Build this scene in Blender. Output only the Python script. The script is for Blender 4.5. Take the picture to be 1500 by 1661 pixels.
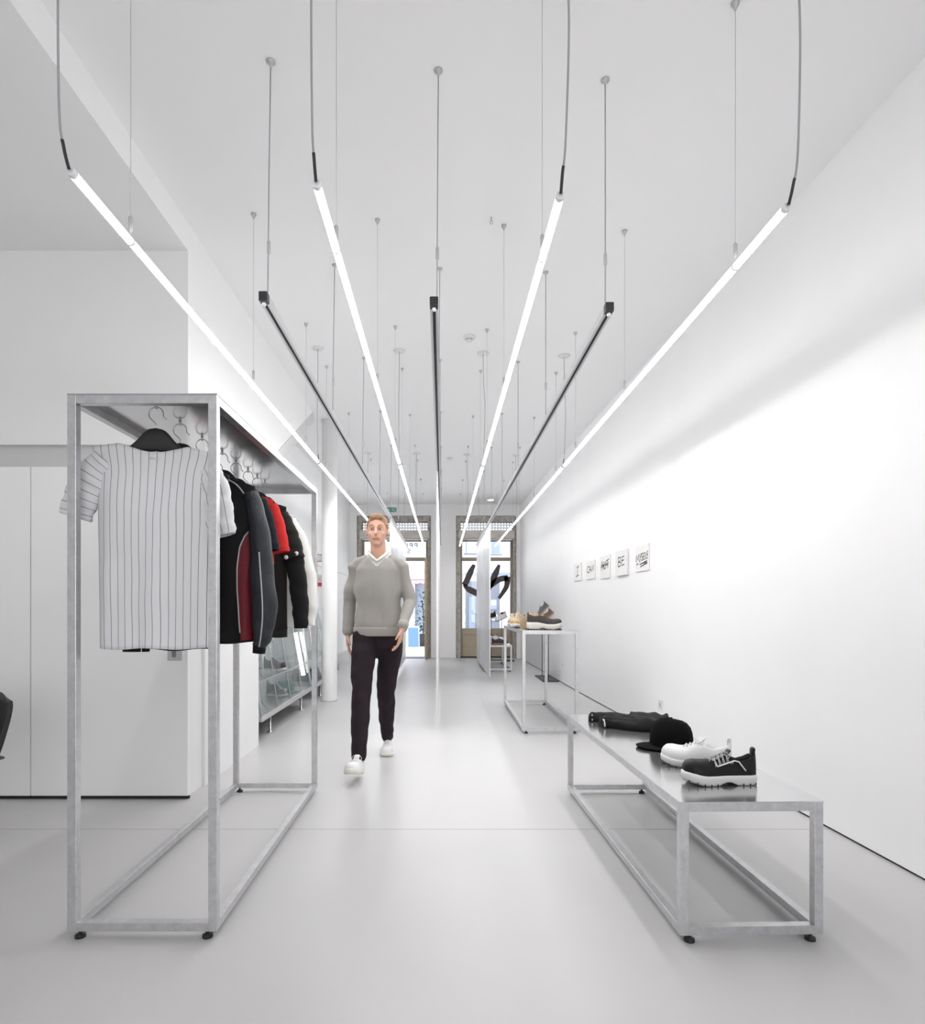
import bpy, bmesh, math, random
from mathutils import Vector, Matrix, noise
random.seed(7)
PI = math.pi
C = bpy.context.scene.collection
S = bpy.context.scene
for o in list(bpy.data.objects):
    bpy.data.objects.remove(o)

# ---------------------------------------------------------------- camera, world, light, exposure
CAMZ = 1.13
cam_d = bpy.data.cameras.new('camera'); cam = bpy.data.objects.new('camera', cam_d); C.objects.link(cam)
cam.location = (0, 0, CAMZ); cam.rotation_euler = (PI/2, 0, 0)
cam_d.sensor_fit = 'HORIZONTAL'; cam_d.sensor_width = 36; cam_d.lens = 24.0
cam_d.shift_x = 33/1500; cam_d.shift_y = 154.5/1500
cam_d.clip_start = 0.05; cam_d.clip_end = 200
S.camera = cam
w = bpy.data.worlds.new('world'); S.world = w; w.use_nodes = True
bg = w.node_tree.nodes['Background']; bg.inputs[0].default_value = (0.90, 0.95, 1.0, 1); bg.inputs[1].default_value = 2.7
S.view_settings.view_transform = 'Standard'; S.view_settings.look = 'None'
S.view_settings.gamma = 1.0; S.view_settings.use_curve_mapping = False
S.view_settings.exposure = 0.18
TUBE_POWER = 56.0
def area(name, loc, rot, sx, sy, power, col=(1, 1, 1)):
    l = bpy.data.lights.new(name, 'AREA'); l.shape = 'RECTANGLE'; l.size = sx; l.size_y = sy; l.energy = power; l.color = col
    o = bpy.data.objects.new(name, l); C.objects.link(o); o.location = loc; o.rotation_euler = rot; return o
# fill light added behind the camera to lift the dark front of the room
area('rear_fill', (.3, -3.7, 1.7), (PI/2, 0, 0), 3.6, 2.8, 72, (1, .99, .985))
cy = S.cycles
cy.max_bounces = 12; cy.diffuse_bounces = 6; cy.glossy_bounces = 6; cy.transmission_bounces = 8; cy.transparent_max_bounces = 16
cy.sample_clamp_indirect = 6.0; cy.caustics_reflective = False; cy.caustics_refractive = False

CEIL = 3.395

# ---------------------------------------------------------------- materials
def mat(name, col, rough=0.5, metal=0.0, spec=0.5, noise_amt=0.0, noise_scale=8.0, bump=0.0, bump_scale=60.0, rough_amt=0.0, sheen=0.0, coat=0.0, stretch=(1, 1, 1)):
    m = bpy.data.materials.new(name); m.use_nodes = True
    nt = m.node_tree; N = nt.nodes; L = nt.links
    p = N['Principled BSDF']
    p.inputs['Base Color'].default_value = (*col, 1); p.inputs['Roughness'].default_value = rough
    p.inputs['Metallic'].default_value = metal; p.inputs['Specular IOR Level'].default_value = spec
    if sheen: p.inputs['Sheen Weight'].default_value = sheen
    if coat: p.inputs['Coat Weight'].default_value = coat; p.inputs['Coat Roughness'].default_value = 0.15
    tc = N.new('ShaderNodeTexCoord'); mp = N.new('ShaderNodeMapping'); mp.inputs['Scale'].default_value = stretch
    L.new(tc.outputs['Object'], mp.inputs['Vector'])
    if noise_amt or rough_amt:
        n = N.new('ShaderNodeTexNoise'); n.inputs['Scale'].default_value = noise_scale; n.inputs['Detail'].default_value = 5
        L.new(mp.outputs[0], n.inputs['Vector'])
        if noise_amt:
            mx = N.new('ShaderNodeMapRange'); mx.inputs['From Min'].default_value = .3; mx.inputs['From Max'].default_value = .7
            mx.inputs['To Min'].default_value = 1-noise_amt; mx.inputs['To Max'].default_value = 1+noise_amt
            L.new(n.outputs['Fac'], mx.inputs['Value'])
            vm = N.new('ShaderNodeVectorMath'); vm.operation = 'SCALE'; vm.inputs[0].default_value = col
            L.new(mx.outputs[0], vm.inputs['Scale']); L.new(vm.outputs[0], p.inputs['Base Color'])
        if rough_amt:
            mr = N.new('ShaderNodeMapRange'); mr.inputs['From Min'].default_value = .3; mr.inputs['From Max'].default_value = .7
            mr.inputs['To Min'].default_value = max(0.02, rough-rough_amt); mr.inputs['To Max'].default_value = rough+rough_amt
            L.new(n.outputs['Fac'], mr.inputs['Value']); L.new(mr.outputs[0], p.inputs['Roughness'])
    if bump:
        n2 = N.new('ShaderNodeTexNoise'); n2.inputs['Scale'].default_value = bump_scale; n2.inputs['Detail'].default_value = 4
        L.new(mp.outputs[0], n2.inputs['Vector'])
        b = N.new('ShaderNodeBump'); b.inputs['Strength'].default_value = bump; b.inputs['Distance'].default_value = 0.01
        L.new(n2.outputs['Fac'], b.inputs['Height']); L.new(b.outputs[0], p.inputs['Normal'])
    return m

def emit(name, col, s):
    m = bpy.data.materials.new(name); m.use_nodes = True; nt = m.node_tree
    p = nt.nodes['Principled BSDF']; p.inputs['Base Color'].default_value = (1, 1, 1, 1)
    p.inputs['Emission Color'].default_value = (*col, 1); p.inputs['Emission Strength'].default_value = s
    return m

def glass(name, tint=(1, 1, 1), refl=0.06, rough=0.0, fr=1.0):
    m = bpy.data.materials.new(name); m.use_nodes = True; nt = m.node_tree; N = nt.nodes; L = nt.links
    N.remove(N['Principled BSDF'])
    out = N['Material Output']
    t = N.new('ShaderNodeBsdfTransparent'); t.inputs[0].default_value = (*tint, 1)
    g = N.new('ShaderNodeBsdfGlossy'); g.inputs['Roughness'].default_value = rough
    f = N.new('ShaderNodeFresnel'); f.inputs[0].default_value = 1.45
    ml = N.new('ShaderNodeMath'); ml.operation = 'MULTIPLY_ADD'; ml.inputs[1].default_value = fr; ml.inputs[2].default_value = refl
    mx = N.new('ShaderNodeMixShader')
    L.new(f.outputs[0], ml.inputs[0]); L.new(ml.outputs[0], mx.inputs[0]); L.new(t.outputs[0], mx.inputs[1]); L.new(g.outputs[0], mx.inputs[2])
    L.new(mx.outputs[0], out.inputs[0])
    return m

def galv_mat(name, col, rough, sc=18, var=.13):
    """hot-dip galvanised steel: mottled spangle, fine brush marks, dark nicks"""
    m = mat(name, col, rough, metal=0.9, bump=0.02, bump_scale=160)
    nt = m.node_tree; N = nt.nodes; L = nt.links; p = N['Principled BSDF']
    tc = N.new('ShaderNodeTexCoord')
    n = N.new('ShaderNodeTexNoise'); n.inputs['Scale'].default_value = sc; n.inputs['Detail'].default_value = 8; n.inputs['Roughness'].default_value = .65
    v = N.new('ShaderNodeTexVoronoi'); v.inputs['Scale'].default_value = sc*4
    L.new(tc.outputs['Object'], n.inputs['Vector']); L.new(tc.outputs['Object'], v.inputs['Vector'])
    mx = N.new('ShaderNodeMix'); mx.data_type = 'FLOAT'; mx.inputs['Factor'].default_value = .12
    sp = N.new('ShaderNodeSeparateColor'); L.new(v.outputs['Color'], sp.inputs[0])
    L.new(n.outputs['Fac'], mx.inputs['A']); L.new(sp.outputs[0], mx.inputs['B'])
    r = N.new('ShaderNodeValToRGB'); L.new(mx.outputs['Result'], r.inputs[0])
    e = r.color_ramp.elements
    e[0].position = .25; e[0].color = (col[0]*(1-var), col[1]*(1-var), col[2]*(1-var*.9), 1)
    e[1].position = .72; e[1].color = (col[0]*(1+var*.6), col[1]*(1+var*.6), col[2]*(1+var*.6), 1)
    L.new(r.outputs[0], p.inputs['Base Color'])
    mr = N.new('ShaderNodeMapRange'); mr.inputs['To Min'].default_value = rough*.7; mr.inputs['To Max'].default_value = rough*1.35
    L.new(n.outputs['Fac'], mr.inputs['Value']); L.new(mr.outputs[0], p.inputs['Roughness'])
    return m

M = {}
M['wall'] = mat('white_plaster', (.88, .88, .885), .75, noise_amt=.01, noise_scale=2, bump=.02, bump_scale=30)
M['ceiling'] = mat('white_ceiling_paint', (.88, .88, .885), .85)
M['greywall'] = mat('warm_white_paint', (.88, .87, .87), .75)
M['floor'] = mat('grey_poured_resin', (.555, .55, .555), .36, noise_amt=.02, noise_scale=1.5)
M['seam'] = mat('floor_seam', (.40, .40, .40), .6)
M['gap'] = mat('shadow_gap', (.03, .03, .03), .8)
M['cab'] = mat('white_lacquer', (.93, .93, .93), .35)
M['cabband'] = mat('light_grey_board_and_shade', (.62, .62, .625), .6)  # board grey, also painted shade for the recess and the diagonal band
M['galv'] = galv_mat('galvanised_steel', (.64, .64, .65), .34, 26, .17)
M['sheet'] = galv_mat('galvanised_sheet', (.72, .72, .73), .16, 7, .05)
M['rubber'] = mat('black_rubber', (.015, .015, .016), .5)
M['black'] = mat('black_plastic', (.02, .02, .022), .4)
M['blackmetal'] = mat('black_powder_metal', (.03, .03, .032), .45)
M['steel'] = mat('polished_steel', (.55, .55, .56), .22, metal=1)
M['wire'] = mat('steel_wire', (.50, .50, .51), .45, metal=.6)
M['cable'] = mat('grey_cable', (.36, .36, .37), .5)
M['whitepl'] = mat('white_plastic', (.74, .74, .74), .4)
M['capwhite'] = mat('frosted_cap', (.80, .82, .84), .25)
M['cup'] = mat('grey_cup', (.50, .50, .51), .4, metal=.5)
M['alu'] = mat('anodised_aluminium', (.66, .66, .67), .3, metal=.7)
M['rodark'] = mat('dark_rail_core', (.025, .025, .027), .35)
M['tube'] = emit('lit_tube', (1.0, .99, .98), TUBE_POWER)
M['tubeback'] = emit('tube_upper_glow', (1.0, .99, .98), 4.2)
M['lampface'] = emit('lit_downlight', (1.0, .99, .97), 12.0)
M['clear'] = glass('clear_acrylic', (.96, .97, .97), .1, .05)
M['pane'] = glass('window_glass', (.97, .98, .985), .02)
M['caseglass'] = glass('case_glass', (.965, .98, .977), .05, 0.0, .25)
M['stone'] = mat('weathered_stone', (.40, .375, .34), .9, noise_amt=.3, noise_scale=16, bump=.4, bump_scale=40)
M['beige'] = mat('beige_paint', (.40, .34, .255), .5, noise_amt=.05)
M['shutter'] = mat('cream_shutter_box', (.60, .57, .52), .6, noise_amt=.06)
M['frame'] = mat('taupe_window_frame', (.33, .285, .24), .5)
M['doorframe'] = mat('ochre_door_edge', (.42, .33, .20), .5)
M['lattice'] = mat('dark_lattice', (.05, .05, .075), .6)
M['ink'] = mat('black_ink', (.03, .03, .032), .7)
M['decal'] = mat('charcoal_decal', (.055, .045, .05), .6)
M['blueink'] = mat('blue_grey_lettering', (.04, .07, .16), .8, spec=.1)
M['paper'] = mat('canvas_paper', (.80, .795, .78), .85, bump=.1, bump_scale=200)
M['green'] = mat('exit_green', (.01, .25, .19), .5)
M['red'] = mat('sign_red', (.45, .03, .05), .5)
M['clothblack'] = mat('black_cloth', (.010, .010, .011), .85, spec=.2, sheen=.05, bump=.25, bump_scale=300, noise_amt=.1)
M['nylon'] = mat('black_nylon', (.008, .008, .009), .65, spec=.18, bump=.3, bump_scale=90)
M['nylongrey'] = mat('slate_nylon', (.026, .029, .036), .5, spec=.3, bump=.3, bump_scale=90)
M['maroon'] = mat('maroon_nylon', (.15, .008, .016), .5, spec=.3, bump=.3, bump_scale=90)
M['piping'] = mat('grey_piping', (.45, .45, .46), .5)
M['navy'] = mat('navy_cotton', (.010, .014, .020), .9, spec=.2, sheen=.03, bump=.2, bump_scale=250)
M['redcloth'] = mat('red_cotton', (.55, .018, .016), .9, bump=.2, bump_scale=250)
M['charcoal'] = mat('charcoal_wool', (.018, .017, .016), .9, spec=.2, sheen=.05, bump=.2, bump_scale=250)
M['whitecloth'] = mat('white_fleece', (.78, .77, .74), .95, bump=.2, bump_scale=200)
M['felt'] = mat('black_felt', (.006, .006, .006), .95, spec=.1, bump=.1, bump_scale=400)
M['leather'] = mat('black_leather', (.007, .007, .008), .45, spec=.25, bump=.12, bump_scale=160)
M['whiteleather'] = mat('white_leather', (.82, .82, .82), .45, bump=.05, bump_scale=120)
M['solewhite'] = mat('white_rubber', (.80, .80, .79), .55)
M['solecream'] = mat('cream_rubber', (.78, .76, .70), .6)
M['suede'] = mat('charcoal_suede', (.055, .048, .048), .9, noise_amt=.15, noise_scale=40)
M['brown'] = mat('brown_leather', (.13, .07, .045), .5, noise_amt=.15, noise_scale=20)
M['grey_lea'] = mat('grey_leather', (.11, .11, .115), .5, noise_amt=.15)
M['tan'] = mat('tan_leather', (.56, .40, .22), .6, noise_amt=.08)
M['tan2'] = mat('caramel_leather', (.42, .30, .19), .6, noise_amt=.1)
M['gum'] = mat('gum_rubber', (.38, .26, .16), .6)
M['silver'] = mat('silver_leather', (.22, .22, .23), .3, metal=.8, noise_amt=.15, noise_scale=30, bump=.3, bump_scale=40)
M['teal'] = mat('teal_cloth', (.10, .26, .22), .85)
M['lining'] = mat('dark_lining', (.02, .02, .02), .9)
M['pink'] = mat('pink_cloth', (.75, .30, .36), .7)
M['skin'] = mat('skin', (.60, .35, .25), .5, noise_amt=.05, noise_scale=20)
M['hair'] = mat('light_brown_hair', (.30, .17, .09), .7, bump=.5, bump_scale=150)
M['knit'] = mat('grey_fine_knit', (.30, .285, .265), .95, sheen=.2, noise_amt=.06, noise_scale=5, bump=.25, bump_scale=350)
M['tee'] = mat('white_tee', (.72, .71, .68), .9)
M['trouser'] = mat('aubergine_denim', (.020, .013, .017), .85, spec=.2, bump=.25, bump_scale=300)
M['eye'] = mat('eye_white', (.7, .7, .7), .3)
M['iris'] = mat('dark_iris', (.03, .02, .02), .3)
M['lip'] = mat('lip', (.45, .18, .15), .5)
M['facade'] = mat('white_render', (.85, .85, .86), .8)
M['fgrey'] = mat('grey_shopfront', (.20, .22, .27), .7)
M['fblue'] = mat('reflecting_window', (.30, .36, .46), .25)
M['fdark'] = mat('grey_window_recess', (.12, .13, .17), .6)
M['pave'] = mat('pale_paving', (.70, .70, .70), .8, noise_amt=.05)
M['leaf'] = mat('dark_leaf', (.015, .05, .03), .5)
M['pot'] = mat('dark_pot', (.05, .05, .06), .6)
M['blueboard'] = mat('blue_board', (.18, .32, .72), .5)
M['awning'] = mat('pink_awning', (.80, .42, .47), .8, noise_amt=.1)
M['plastic_film'] = glass('plastic_pouch', (.78, .77, .78), .08, .3)

def stripe_mat():
    m = mat('white_pinstripe_jersey', (.74, .74, .76), .8, bump=.1, bump_scale=250)
    nt = m.node_tree; N = nt.nodes; L = nt.links; p = N['Principled BSDF']
    uv = N.new('ShaderNodeUVMap'); uv.uv_map = 'UVMap'
    sx = N.new('ShaderNodeSeparateXYZ'); L.new(uv.outputs[0], sx.inputs[0])
    fr = N.new('ShaderNodeMath'); fr.operation = 'FRACT'; L.new(sx.outputs[0], fr.inputs[0])
    lt = N.new('ShaderNodeMath'); lt.operation = 'LESS_THAN'; lt.inputs[1].default_value = .075; L.new(fr.outputs[0], lt.inputs[0])
    mx = N.new('ShaderNodeMix'); mx.data_type = 'RGBA'
    L.new(lt.outputs[0], mx.inputs['Factor']); mx.inputs['A'].default_value = (.74, .74, .765, 1); mx.inputs['B'].default_value = (.14, .14, .15, 1)
    L.new(mx.outputs['Result'], p.inputs['Base Color'])
    return m
M['stripe'] = stripe_mat()

def panel_mat():
    m = mat('ribbed_translucent_panel', (.80, .81, .83), .3, metal=.35)
    nt = m.node_tree; N = nt.nodes; L = nt.links; p = N['Principled BSDF']
    tc = N.new('ShaderNodeTexCoord'); mp = N.new('ShaderNodeMapping'); mp.inputs['Scale'].default_value = (1, 14, .4)
    n = N.new('ShaderNodeTexNoise'); n.inputs['Scale'].default_value = 3; n.inputs['Detail'].default_value = 6
    L.new(tc.outputs['Object'], mp.inputs[0]); L.new(mp.outputs[0], n.inputs['Vector'])
    r = N.new('ShaderNodeValToRGB'); r.color_ramp.elements[0].position = .3; r.color_ramp.elements[1].position = .7
    r.color_ramp.elements[0].color = (.62, .63, .66, 1); r.color_ramp.elements[1].color = (.88, .89, .90, 1)
    L.new(n.outputs['Fac'], r.inputs[0]); L.new(r.outputs[0], p.inputs['Base Color'])
    return m
M['panel'] = panel_mat()

# ---------------------------------------------------------------- mesh helpers
class MB:
    def __init__(s): s.bm = bmesh.new(); s.mi = 0
    def face(s, vs):
        try:
            f = s.bm.faces.new(vs); f.material_index = s.mi; return f
        except ValueError: return None
    def box(s, x0, x1, y0, y1, z0, z1, mtx=None):
        v = [Vector((x, y, z)) for x in (x0, x1) for y in (y0, y1) for z in (z0, z1)]
        if mtx: v = [mtx @ p for p in v]
        b = [s.bm.verts.new(p) for p in v]
        for q in ((0, 1, 3, 2), (4, 6, 7, 5), (0, 4, 5, 1), (2, 3, 7, 6), (0, 2, 6, 4), (1, 5, 7, 3)):
            s.face([b[i] for i in q])
        return s
    def rings(s, rings, close=True, cap=True):
        R = [[s.bm.verts.new(p) for p in r] for r in rings]
        n = len(R[0])
        for a, b in zip(R[:-1], R[1:]):
            for i in range(n if close else n-1):
                j = (i+1) % n
                s.face([a[i], a[j], b[j], b[i]])
        if cap:
            s.face(list(reversed(R[0]))); s.face(R[-1])
        return R
    def tube(s, pts, r, n=8, cap=True, flat=None):
        """sweep a circle (radius r or list) along points"""
        pts = [Vector(p) for p in pts]; out = []
        up = None
        for i, p in enumerate(pts):
            a = pts[max(0, i-1)]; b = pts[min(len(pts)-1, i+1)]
            t = (b-a).normalized()
            if up is None:
                up = Vector((0, 0, 1)) if abs(t.z) < .9 else Vector((1, 0, 0))
            sx = t.cross(up).normalized(); up2 = sx.cross(t).normalized(); up = up2
            rr = r[i] if isinstance(r, (list, tuple)) else r
            if isinstance(rr, (list, tuple)): ra, rb = rr
            else: ra = rb = rr
            out.append([p + sx*math.cos(2*PI*k/n)*ra + up2*math.sin(2*PI*k/n)*rb for k in range(n)])
        s.rings(out, True, cap); return s
    def limb(s, pts, rad, n=16, up=(0, 1, 0)):
        """tapered limb with rounded ends; rad entries (a,b): a sideways, b along 'up'"""
        pts = [Vector(p) for p in pts]; R = [(q, q) if not isinstance(q, (tuple, list)) else q for q in rad]
        P = []; RR = []
        def addend(p, d, r, sgn):
            L_ = []
            for k in (1, 2, 3, 4):
                a = k/4*PI/2
                L_.append((p + d*min(r)*math.sin(a)*sgn, (max(1e-4, r[0]*math.cos(a)), max(1e-4, r[1]*math.cos(a)))))
            return L_
        d0 = (pts[1]-pts[0]).normalized(); d1 = (pts[-1]-pts[-2]).normalized()
        seq = list(reversed(addend(pts[0], d0, R[0], -1))) + [(p, r) for p, r in zip(pts, R)] + addend(pts[-1], d1, R[-1], 1)
        out = []
        U = Vector(up)
        for i, (p, r) in enumerate(seq):
            a = seq[max(0, i-1)][0]; b = seq[min(len(seq)-1, i+1)][0]
            t = (b-a).normalized()
            sx = t.cross(U)
            if sx.length < .1: sx = t.cross(Vector((1, 0, 0)))
            sx.normalize(); u2 = sx.cross(t).normalized()
            out.append([p + sx*math.cos(2*PI*k/n)*r[0] + u2*math.sin(2*PI*k/n)*r[1] for k in range(n)])
        s.rings(out); return s
    def ball(s, c, r, n=20):
        if not isinstance(r, (tuple, list)): r = (r, r, r)
        out = []
        m = n//2
        for i in range(1, m):
            a = PI*i/m
            out.append([Vector((c[0]+r[0]*math.sin(a)*math.cos(2*PI*k/n), c[1]+r[1]*math.sin(a)*math.sin(2*PI*k/n), c[2]-r[2]*math.cos(a))) for k in range(n)])
        s.rings(out); return s
    def lathe(s, prof, c=(0, 0, 0), n=20, cap=True):
        s.rings([[Vector((c[0]+r*math.cos(2*PI*k/n), c[1]+r*math.sin(2*PI*k/n), c[2]+z)) for k in range(n)] for r, z in prof], True, cap); return s
    def poly(s, pts, d):
        """extrude polygon by vector d"""
        a = [s.bm.verts.new(Vector(p)) for p in pts]; b = [s.bm.verts.new(Vector(p)+Vector(d)) for p in pts]
        s.face(a); s.face(list(reversed(b)))
        for i in range(len(a)):
            j = (i+1) % len(a); s.face([a[j], a[i], b[i], b[j]])
        return s
    def build(s, name, m, parent=None, smooth=False, bevel=0, mtx=None, seg=2):
        bmesh.ops.recalc_face_normals(s.bm, faces=s.bm.faces)
        if mtx: s.bm.transform(mtx)
        me = bpy.data.meshes.new(name); s.bm.to_mesh(me); s.bm.free()
        for k in (m if isinstance(m, list) else [m]): me.materials.append(k)
        if smooth:
            for p in me.polygons: p.use_smooth = True
        o = bpy.data.objects.new(name, me); C.objects.link(o)
        if parent: o.parent = parent
        if bevel:
            b = o.modifiers.new('b', 'BEVEL'); b.width = bevel; b.segments = seg; b.limit_method = 'ANGLE'
        return o

def tag(o, label=None, cat=None, group=None, kind=None):
    if label: o['label'] = label
    if cat: o['category'] = cat
    if group: o['group'] = group
    if kind: o['kind'] = kind
    return o
def thing(name, label, cat, loc=(0, 0, 0), rz=0, group=None):
    o = bpy.data.objects.new(name, None); C.objects.link(o); o.location = loc; o.rotation_euler = (0, 0, rz)
    o.empty_display_size = .1
    return tag(o, label, cat, group)
def copy_tree(o, parent=None):
    c = o.copy(); C.objects.link(c); c.parent = parent
    for ch in list(o.children): copy_tree(ch, c)
    return c
def struct(o): o['kind'] = 'structure'; return o
def smoothstep(a, b, x):
    t = max(0, min(1, (x-a)/(b-a))); return t*t*(3-2*t)
def lerp(a, b, t): return a+(b-a)*t
def interp(tab, x):
    if x <= tab[0][0]: return tab[0][1]
    for (a, u), (b, v) in zip(tab[:-1], tab[1:]):
        if x <= b: return lerp(u, v, (x-a)/(b-a))
    return tab[-1][1]
def sinterp(tab, x):
    """smooth (cosine-free catmull) interpolation"""
    n = len(tab)
    if x <= tab[0][0]: return tab[0][1]
    if x >= tab[-1][0]: return tab[-1][1]
    for i in range(n-1):
        if x <= tab[i+1][0]:
            t = (x-tab[i][0])/(tab[i+1][0]-tab[i][0])
            p0 = tab[max(0, i-1)][1]; p1 = tab[i][1]; p2 = tab[i+1][1]; p3 = tab[min(n-1, i+2)][1]
            return .5*((2*p1)+(-p0+p2)*t+(2*p0-5*p1+4*p2-p3)*t*t+(-p0+3*p1-3*p2+p3)*t**3)
def catmull(pts, k=8):
    out = []
    P = [Vector(p) for p in pts]
    for i in range(len(P)-1):
        p0 = P[max(0, i-1)]; p1 = P[i]; p2 = P[i+1]; p3 = P[min(len(P)-1, i+2)]
        for j in range(k):
            t = j/k
            out.append(.5*((2*p1)+(-p0+p2)*t+(2*p0-5*p1+4*p2-p3)*t*t+(-p0+3*p1-3*p2+p3)*t**3))
    out.append(P[-1]); return out

# ================================================================= THE ROOM
WR = [(-4.0, 2.196), (8.22, 1.807), (13.6, 1.723)]
def wallx(y): return interp(WR, y)
def wallhit(xpx):
    """distance down the right wall seen in column xpx of the photograph"""
    k = (xpx-717)/1000.0; lo, hi = 1.0, 13.6
    for _ in range(50):
        m = (lo+hi)/2
        if k*m < wallx(m): lo = m
        else: hi = m
    return lo
YB = 13.6      # inner face of the street wall
XL = -1.50     # flush face of the left-hand volume
XA = -2.05     # wall of the recess behind it
# floor
b = MB(); b.box(-4.2, 2.6, -4.0, 14.05, -.1, 0); struct(b.build('floor', M['floor']))
b = MB(); b.box(-4.2, 2.1, 3.137, 3.142, -.001, .0006); struct(b.build('trim_1', M['seam']))
# ceiling
b = MB(); b.box(XL, 2.6, -4.0, 14.05, CEIL, CEIL+.15); b.box(-4.2, XL, 3.7, 14.05, CEIL, CEIL+.15); struct(b.build('ceiling', M['ceiling']))
# lowered soffit over the left bay
b = MB(); b.box(-4.2, XL, -4.0, 3.64, 3.235, CEIL+.15); struct(b.build('ceiling_soffit', M['wall']))
# right wall
b = MB()
for (y0, x0), (y1, x1) in zip(WR[:-1], WR[1:]):
    b.poly([(x0, y0, .012), (x1, y1, .012), (x1+.2, y1, .012), (x0+.2, y0, .012)], (0, 0, CEIL-.012))
struct(b.build('wall_right', M['wall']))
b = MB()
for (y0, x0), (y1, x1) in zip(WR[:-1], WR[1:]):
    b.poly([(x0+.008, y0, 0), (x1+.008, y1, 0), (x1+.19, y1, 0), (x0+.19, y0, 0)], (0, 0, .0118))
struct(b.build('shadow_line_right', M['gap']))  # near-black strip painting the shadow line under the wall
# back of the shop, behind the camera
b = MB(); b.box(-4.2, 2.5, -4.2, -4.0, 0, CEIL); struct(b.build('wall_rear', M['wall']))
b = MB(); b.box(-4.4, -4.2, -4.2, 3.7, 0, CEIL); struct(b.build('wall_side', M['wall']))
# left volume: upper face, side face, cupboards
b = MB()
b.box(-4.2, XL, 3.64, 3.9, 2.09, CEIL)          # front face above the cupboards
b.box(-4.2, XL, 3.68, 3.9, 1.96, 2.09)
b.box(-4.2, XL-.02, 3.68, 3.9, 0, 1.96)
b.box(XL-.14, XL, 3.9, 5.04, 0, CEIL)           # flush side face
b.poly([(XL, 5.04, 2.22), (XL, 7.16, 3.39), (XL, 7.16, CEIL), (XL, 5.04, CEIL)], (-.12, 0, 0))   # sloping end over the recess
struct(b.build('wall_left', M['wall']))
b = MB(); b.poly([(XL+.004, 5.041, 2.235), (XL+.004, 7.15, 3.394), (XL+.004, 7.26, 3.33), (XL+.004, 5.041, 2.10)], (-.05, 0, 0)); struct(b.build('shadow_band', M['cabband']))  # grey strip standing in for a diagonal shadow on the wall
b = MB(); b.box(XA-.15, XA, 5.04, YB+.4, 0, CEIL); b.box(XA-.1, XL-.14, 4.95, 5.04, 0, CEIL); struct(b.build('wall_recess', M['wall']))
b = MB(); b.box(XA, XA+.02, 9.3, YB, 0, .21); struct(b.build('baseboard_left', M['cabband']))
b = MB(); b.box(XA-.001, XA+.002, 9.3, YB, 1.815, 1.822); b.box(XA-.001, XA+.002, 9.3, 9.306, .21, 1.815); struct(b.build('trim_3', M['seam']))
b = MB(); b.box(-4.2, XL-.02, 3.672, 3.683, 1.96, 2.09); struct(b.build('shaded_recess_band', M['cabband']))  # recessed face above the doors, its shade put into the grey
# cupboard doors (each leaf lifts off)
def cup_door(x0, x1, label):
    t = thing('cupboard_door', label, 'cupboard door', ((x0+x1)/2, 3.64, 0), 0)
    h = (x1-x0)/2
    MB().box(-h, h, -.018, .018, .022, 1.955).build('door_leaf', M['cab'], t, bevel=.0015)
    MB().box(-h, h, -.005, .018, 0, .014).build('shadow_bar', M['gap'], t)  # black bar, paints the shadow gap below the leaf
    return t
xs = [-1.492, -2.418, -3.35, -4.19]
labs = ['wide white cupboard door behind the clothes rack, at the outer corner', 'tall white cupboard door at the left edge, behind the black chair', 'tall white cupboard door furthest left along the cupboard front']
for i in range(2): cup_door(xs[i+1]+.003, xs[i]-.003, labs[i])

# street wall with two openings
DX0, DX1 = -1.885, -.250     # door opening
WX0, WX1 = .306, 1.640       # window opening
OT = 3.156
b = MB()
b.box(XA-.2, DX0, YB, YB+.45, 0, CEIL); b.box(DX1, WX0, YB, YB+.45, 0, CEIL); b.box(WX1, 2.4, YB, YB+.45, 0, CEIL)
b.box(DX0, DX1, YB, YB+.45, OT, CEIL); b.box(WX0, WX1, YB, YB+.45, OT, CEIL)
struct(b.build('wall_back', M['greywall']))
b = MB(); b.box(DX1+.01, WX0-.01, YB-.012, YB-.001, 0, .02); struct(b.build('baseboard_back', M['cabband']))

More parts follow.
